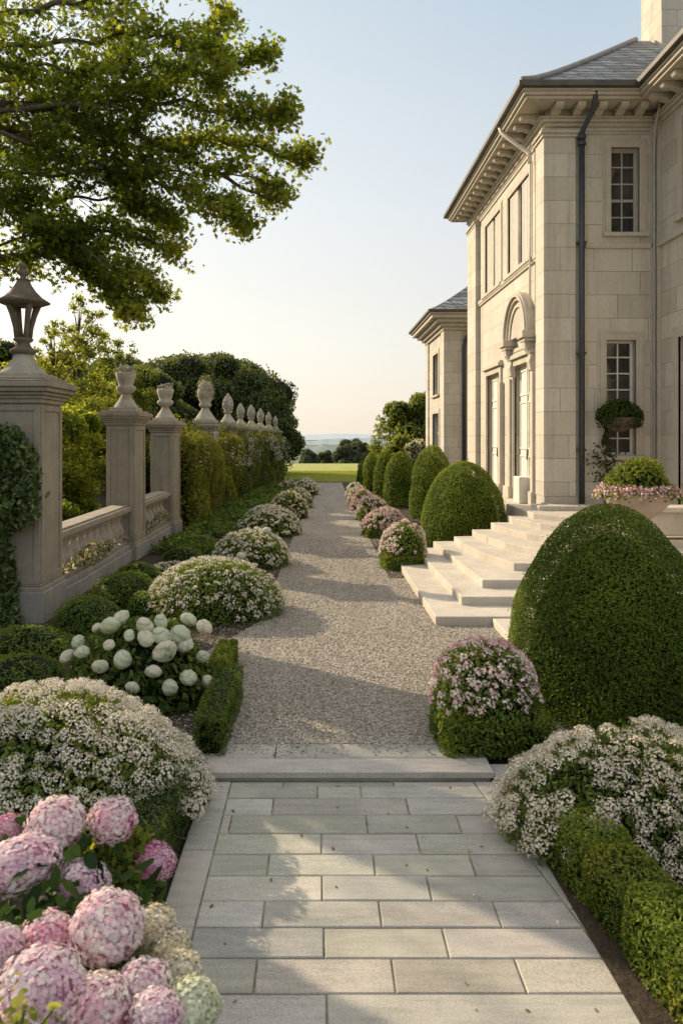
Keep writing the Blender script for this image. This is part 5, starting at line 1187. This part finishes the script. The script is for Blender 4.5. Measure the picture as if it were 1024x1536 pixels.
# overhanging maple: trunk out of the frame, limbs reaching in over the pillar
r = thing('overhanging_tree', 'broad leaved tree reaching in from the upper left above the lantern', 'tree', (-9.6, 12.6, 0))
m = MB(); m.tube([(-9.6, 12.6, -.1), (-9.55, 12.6, 1.5), (-9.4, 12.5, 3.2), (-9.2, 12.4, 5.2), (-9.0, 12.3, 8.0), (-8.9, 12.2, 11)], [.55, .45, .40, .34, .22, .08], 14); m.build('trunk', BARK, r)
limbs = [
 ([(-9.3,12.4,4.6)], [(-60,158),(60,158),(130,182),(220,205),(300,245),(380,290),(412,300)], 11.2, .11, .15),
 ([(-9.25,12.4,4.9)], [(-60,185),(100,205),(200,222),(280,208),(360,215),(430,235),(466,243)], 11.8, .06, .15),
 ([(-9.2,12.4,5.6)], [(-60,125),(100,120),(200,80),(300,40),(343,8)], 12.0, .07, .1),
 ([(-9.2,12.4,5.2)], [(-60,165),(60,160),(200,130),(300,110),(370,95),(404,78)], 11.4, .06, .2),
 ([(-9.2,12.4,5.2)], [(-40,170),(130,155),(260,150),(340,170),(400,180),(428,165)], 10.8, .05, .2),
 ([(-9.4,12.5,3.4)], [(-60,385),(20,386),(70,380),(100,352),(160,342),(220,360),(262,378)], 11.3, .07, .2),
 ([(-9.3,12.4,4.3)], [(-50,260),(10,300),(40,335),(100,365),(160,395),(215,425),(243,452)], 10.9, .04, .3),
 ([(-9.3,12.4,4.3)], [(-60,320),(60,300),(160,296),(230,320),(258,335)], 11.7, .04, .1),
 ([(-9.3,12.4,4.8)], [(-20,190),(100,235),(200,262),(290,290),(340,315),(362,343)], 11.0, .045, .3),
 ([(-9.1,12.3,6.6)], [(-60,30),(80,10),(200,-20),(330,-45)], 11.5, .07, .05),
 ([(-9.1,12.3,6.2)], [(-60,70),(100,65),(220,50),(290,70),(332,92)], 11.0, .05, .1),
 ([(-9.0,12.3,7.4)], [(-60,-60),(80,-90),(220,-110),(320,-120)], 11.8, .06, .05),
 ([(-9.3,12.4,4.1)], [(60,345),(110,390),(150,430),(175,455),(200,462)], 11.1, .025, .4),
 ([(-9.3,12.4,4.6)], [(-60,225),(40,232),(120,245),(210,300),(262,362)], 11.9, .035, .2),
 ([(-9.25,12.4,5.0)], [(-60,100),(60,100),(170,110),(250,95),(330,120)], 10.5, .035, .15),
 ([(-9.3,12.4,4.6)], [(-60,250),(80,265),(170,250),(280,262),(370,262),(415,280)], 11.5, .035, .25)]
LP = []; LN = []
tw = MB()
for (st_, pts, Y, r0, f0) in limbs:
    Yv = Y + .35 * np.sin(np.arange(len(pts)) * 1.7 + Y * 9)
    W = np.array([np.array(q, float) for q in st_] + [at(p[0], p[1], y) for p, y in zip(pts, Yv)])
    tt = np.linspace(0, len(W) - 1, 60); C = np.stack([np.interp(tt, np.arange(len(W)), W[:, k]) for k in range(3)], 1)
    for _ in range(3): C[1:-1] = (C[:-2] + 2 * C[1:-1] + C[2:]) / 4
    C[:, 2] += .03 * np.sin(np.arange(60) * .9 + Y); C[:, 1] += .05 * np.sin(np.arange(60) * .7 + Y * 3)
    b = MB(); b.tube(C, np.linspace(r0, .008, 60), 8); b.build('limb', BARK, r)
    L = len(C)
    for i in range(8, L, 2):
        fr = i / L
        if C[i][0] < -7.5: continue
        for k in range(3):
            # a side twig with its own spray of leaves
            side = np.array([.55, rng.uniform(-1, 1), rng.uniform(-.75, .75)]); side = side / np.linalg.norm(side)
            ln_ = rng.uniform(.35, 1.15) * (1.05 - .72 * fr)
            mm = 9; s_ = np.linspace(.1, 1, mm)
            B = C[i] + s_[:, None] * side * ln_; B[:, 2] -= .14 * (s_ * ln_) ** 1.5
            tw.tube(B[::2], np.linspace(.008, .003, len(B[::2])), 4)
            # leaf clump: fuller at the middle of the twig, thinned where the noise says gap
            nb = int(26 + 42 * ln_)
            Q = B[rng.integers(1, mm, nb)] + rng.normal(size=(nb, 3)) * np.array([.10, .14, .062]) * (.7 + .5 * ln_)
            LP.append(Q)
# unseen rest of the crown, out of the frame
v = nrm(rng.normal(size=(3000, 3))); LP.append(np.array([-9.2, 12.8, 8.6]) + v * np.array([3.3, 4.5, 4.0]) * rng.uniform(.55, 1, (3000, 1)))
tw.build('twigs', BARK, r)
LP = np.concatenate(LP); LP = LP[lump(LP, 3.4, 57) > -.02 - .5 * rng.uniform(0, 1, len(LP))]; n = len(LP)
L = lump(LP, 2.2, 55)
m = MB(); m.leaves(LP, np.tile([.1, -.1, .75], (n, 1)), rng.uniform(.038, .062, n), MAPLE, shade(n, ((.05, .08, .017), (.14, .175, .032), (.28, .285, .052)), .5 + .3 * L + .2 * rng.normal(size=n)), 1.0, cup=-.15, droop=.6)
m.build('crown', TREELEAF, r)
print('maple leaves', n)

# unseen shapes added left of the frame to cast shadow bands on the paving
def shader(label, X, Y, h, w, n, seed, zc=.55):
    cl = clumpset((X, Y, h * zc), w, w, h * (1 - zc) * .9, 18, w * .28, w * .5, .55, seed, .8)
    tree('garden_tree', label, (X, Y, 0), [(X, Y, 0), (X, Y, h * .7)], [.22, .08], cl, n, .10, ((.02, .04, .012), (.05, .08, .02), (.1, .13, .03)), shell=.8, inner=False, group='trees along the left of the garden')
def shadow_screen(label, X, Y, h, w, seed):
    m = MB(); a, b = np.array([X - .62 * w / 2, Y - .79 * w / 2]), np.array([X + .62 * w / 2, Y + .79 * w / 2])
    box_foliage(m, a, b, .8, 0, h, .05, 2.4, IVYB, .05, 3, .12, seed, .12, 1.0, OV)
    tag(m.build('shadow_column', LEAF, loc=(X, Y, 0)), label, 'topiary', 'columns added out of view to cast shadows on the path')
shadow_screen('tall clipped column added out of view for its shadow, level with the lantern pillar', -6.1, 9.9, 6.7, 1.0, 201)
shadow_screen('tall clipped column added out of view for its shadow, nearer than the lantern pillar', -5.4, 6.85, 6.0, 1.0, 202)

# low leafy ground cover between the climbing hedge and the white domes
gc = MB(); n = 26000; Y = rng.uniform(15.5, 40, n); xa = np.interp(Y, [15, 19.7, 26, 30, 33, 35.5, 37.6, 40], [-3.6, -3.3, -3.3, -3.0, -2.8, -2.6, -2.3, -1.8]); xb = np.interp(Y, [15, 20, 30, 40], [-2.0, -1.6, -1.0, -.9])
P = np.stack([xa + (xb - xa) * rng.uniform(0, 1, n), Y, rng.uniform(.02, .2, n)], 1); L = lump(P, 2.4, 66); P[:, 2] += .12 * np.clip(L, 0, 1)
P = P[L > -.45]; n = len(P)
gc.leaves(P, np.tile([0, -.2, 1.], (n, 1)), rng.uniform(.03, .07, n), OV, shade(n, GRASSY, rng.uniform(0, 1, n)), .9)
tag(gc.build('ground_cover', LEAF), 'low dark green ground cover at the foot of the climbing hedge', kind='stuff')
# ------------------------------------------------------------------ light, sky, camera
EL, AZ = math.radians(26.5), math.radians(-53)          # azimuth measured from +Y towards +X
dirv = Vector((math.sin(AZ) * math.cos(EL), math.cos(AZ) * math.cos(EL), math.sin(EL)))
sun = bpy.data.lights.new('sun', 'SUN'); sun.energy = 6.4; sun.angle = math.radians(.55); sun.color = (1, .82, .58)
so = bpy.data.objects.new('sun', sun); COL.objects.link(so); so.rotation_euler = (-dirv).to_track_quat('-Z', 'Y').to_euler(); so.location = (-20, 20, 30)
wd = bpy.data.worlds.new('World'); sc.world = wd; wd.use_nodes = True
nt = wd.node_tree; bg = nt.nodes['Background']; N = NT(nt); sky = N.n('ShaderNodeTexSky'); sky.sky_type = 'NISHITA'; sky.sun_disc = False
sky.sun_elevation = EL; sky.sun_rotation = AZ; sky.altitude = 50; sky.air_density = 1.0; sky.dust_density = 2.0; sky.ozone_density = 1.0
# evening haze: a pale veil over the clear sky, warmest towards the horizon and the sun
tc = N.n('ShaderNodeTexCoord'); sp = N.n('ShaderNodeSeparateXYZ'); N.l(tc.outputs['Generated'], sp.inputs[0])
veil = N.ramp(sp.outputs[2], [(0, (6.6, 5.8, 4.9)), (.12, (6.4, 6.1, 5.5)), (.3, (5.3, 5.6, 5.8)), (.52, (3.7, 4.5, 5.2)), (.7, (6.2, 6.3, 6.4)), (1, (7.6, 7.5, 7.3))])  # top stops brightened above the view to add fill light
dt = N.n('ShaderNodeVectorMath', operation='DOT_PRODUCT'); N.l(tc.outputs['Generated'], dt.inputs[0]); dt.inputs[1].default_value = dirv
glow = N.ramp(dt.outputs['Value'], [(.45, (0, 0, 0)), (.75, (.9, .78, .5)), (.9, (2.2, 1.8, 1.1)), (1, (5, 4, 2.4))])
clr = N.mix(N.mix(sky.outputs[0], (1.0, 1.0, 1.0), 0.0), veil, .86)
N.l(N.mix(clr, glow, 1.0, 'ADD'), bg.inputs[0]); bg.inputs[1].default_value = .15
cam = bpy.data.cameras.new('camera'); co = bpy.data.objects.new('camera', cam); COL.objects.link(co)
co.location = (0, 0, CH); co.rotation_euler = (math.pi / 2, 0, 0)
cam.sensor_fit = 'VERTICAL'; cam.sensor_height = 36; cam.sensor_width = 24; cam.lens = F / 1536 * 36
cam.shift_x = (512 - VX) / 1536; cam.shift_y = -(768 - HY) / 1536; cam.clip_start = .05; cam.clip_end = 20000
cam.dof.use_dof = True; cam.dof.focus_distance = 11.5; cam.dof.aperture_fstop = 4.2
sc.camera = co
sc.view_settings.view_transform = 'Standard'; sc.view_settings.look = 'None'; sc.view_settings.exposure = 0; sc.view_settings.gamma = 1
sc.cycles.max_bounces = 6; sc.cycles.transparent_max_bounces = 4; sc.cycles.use_denoising = True
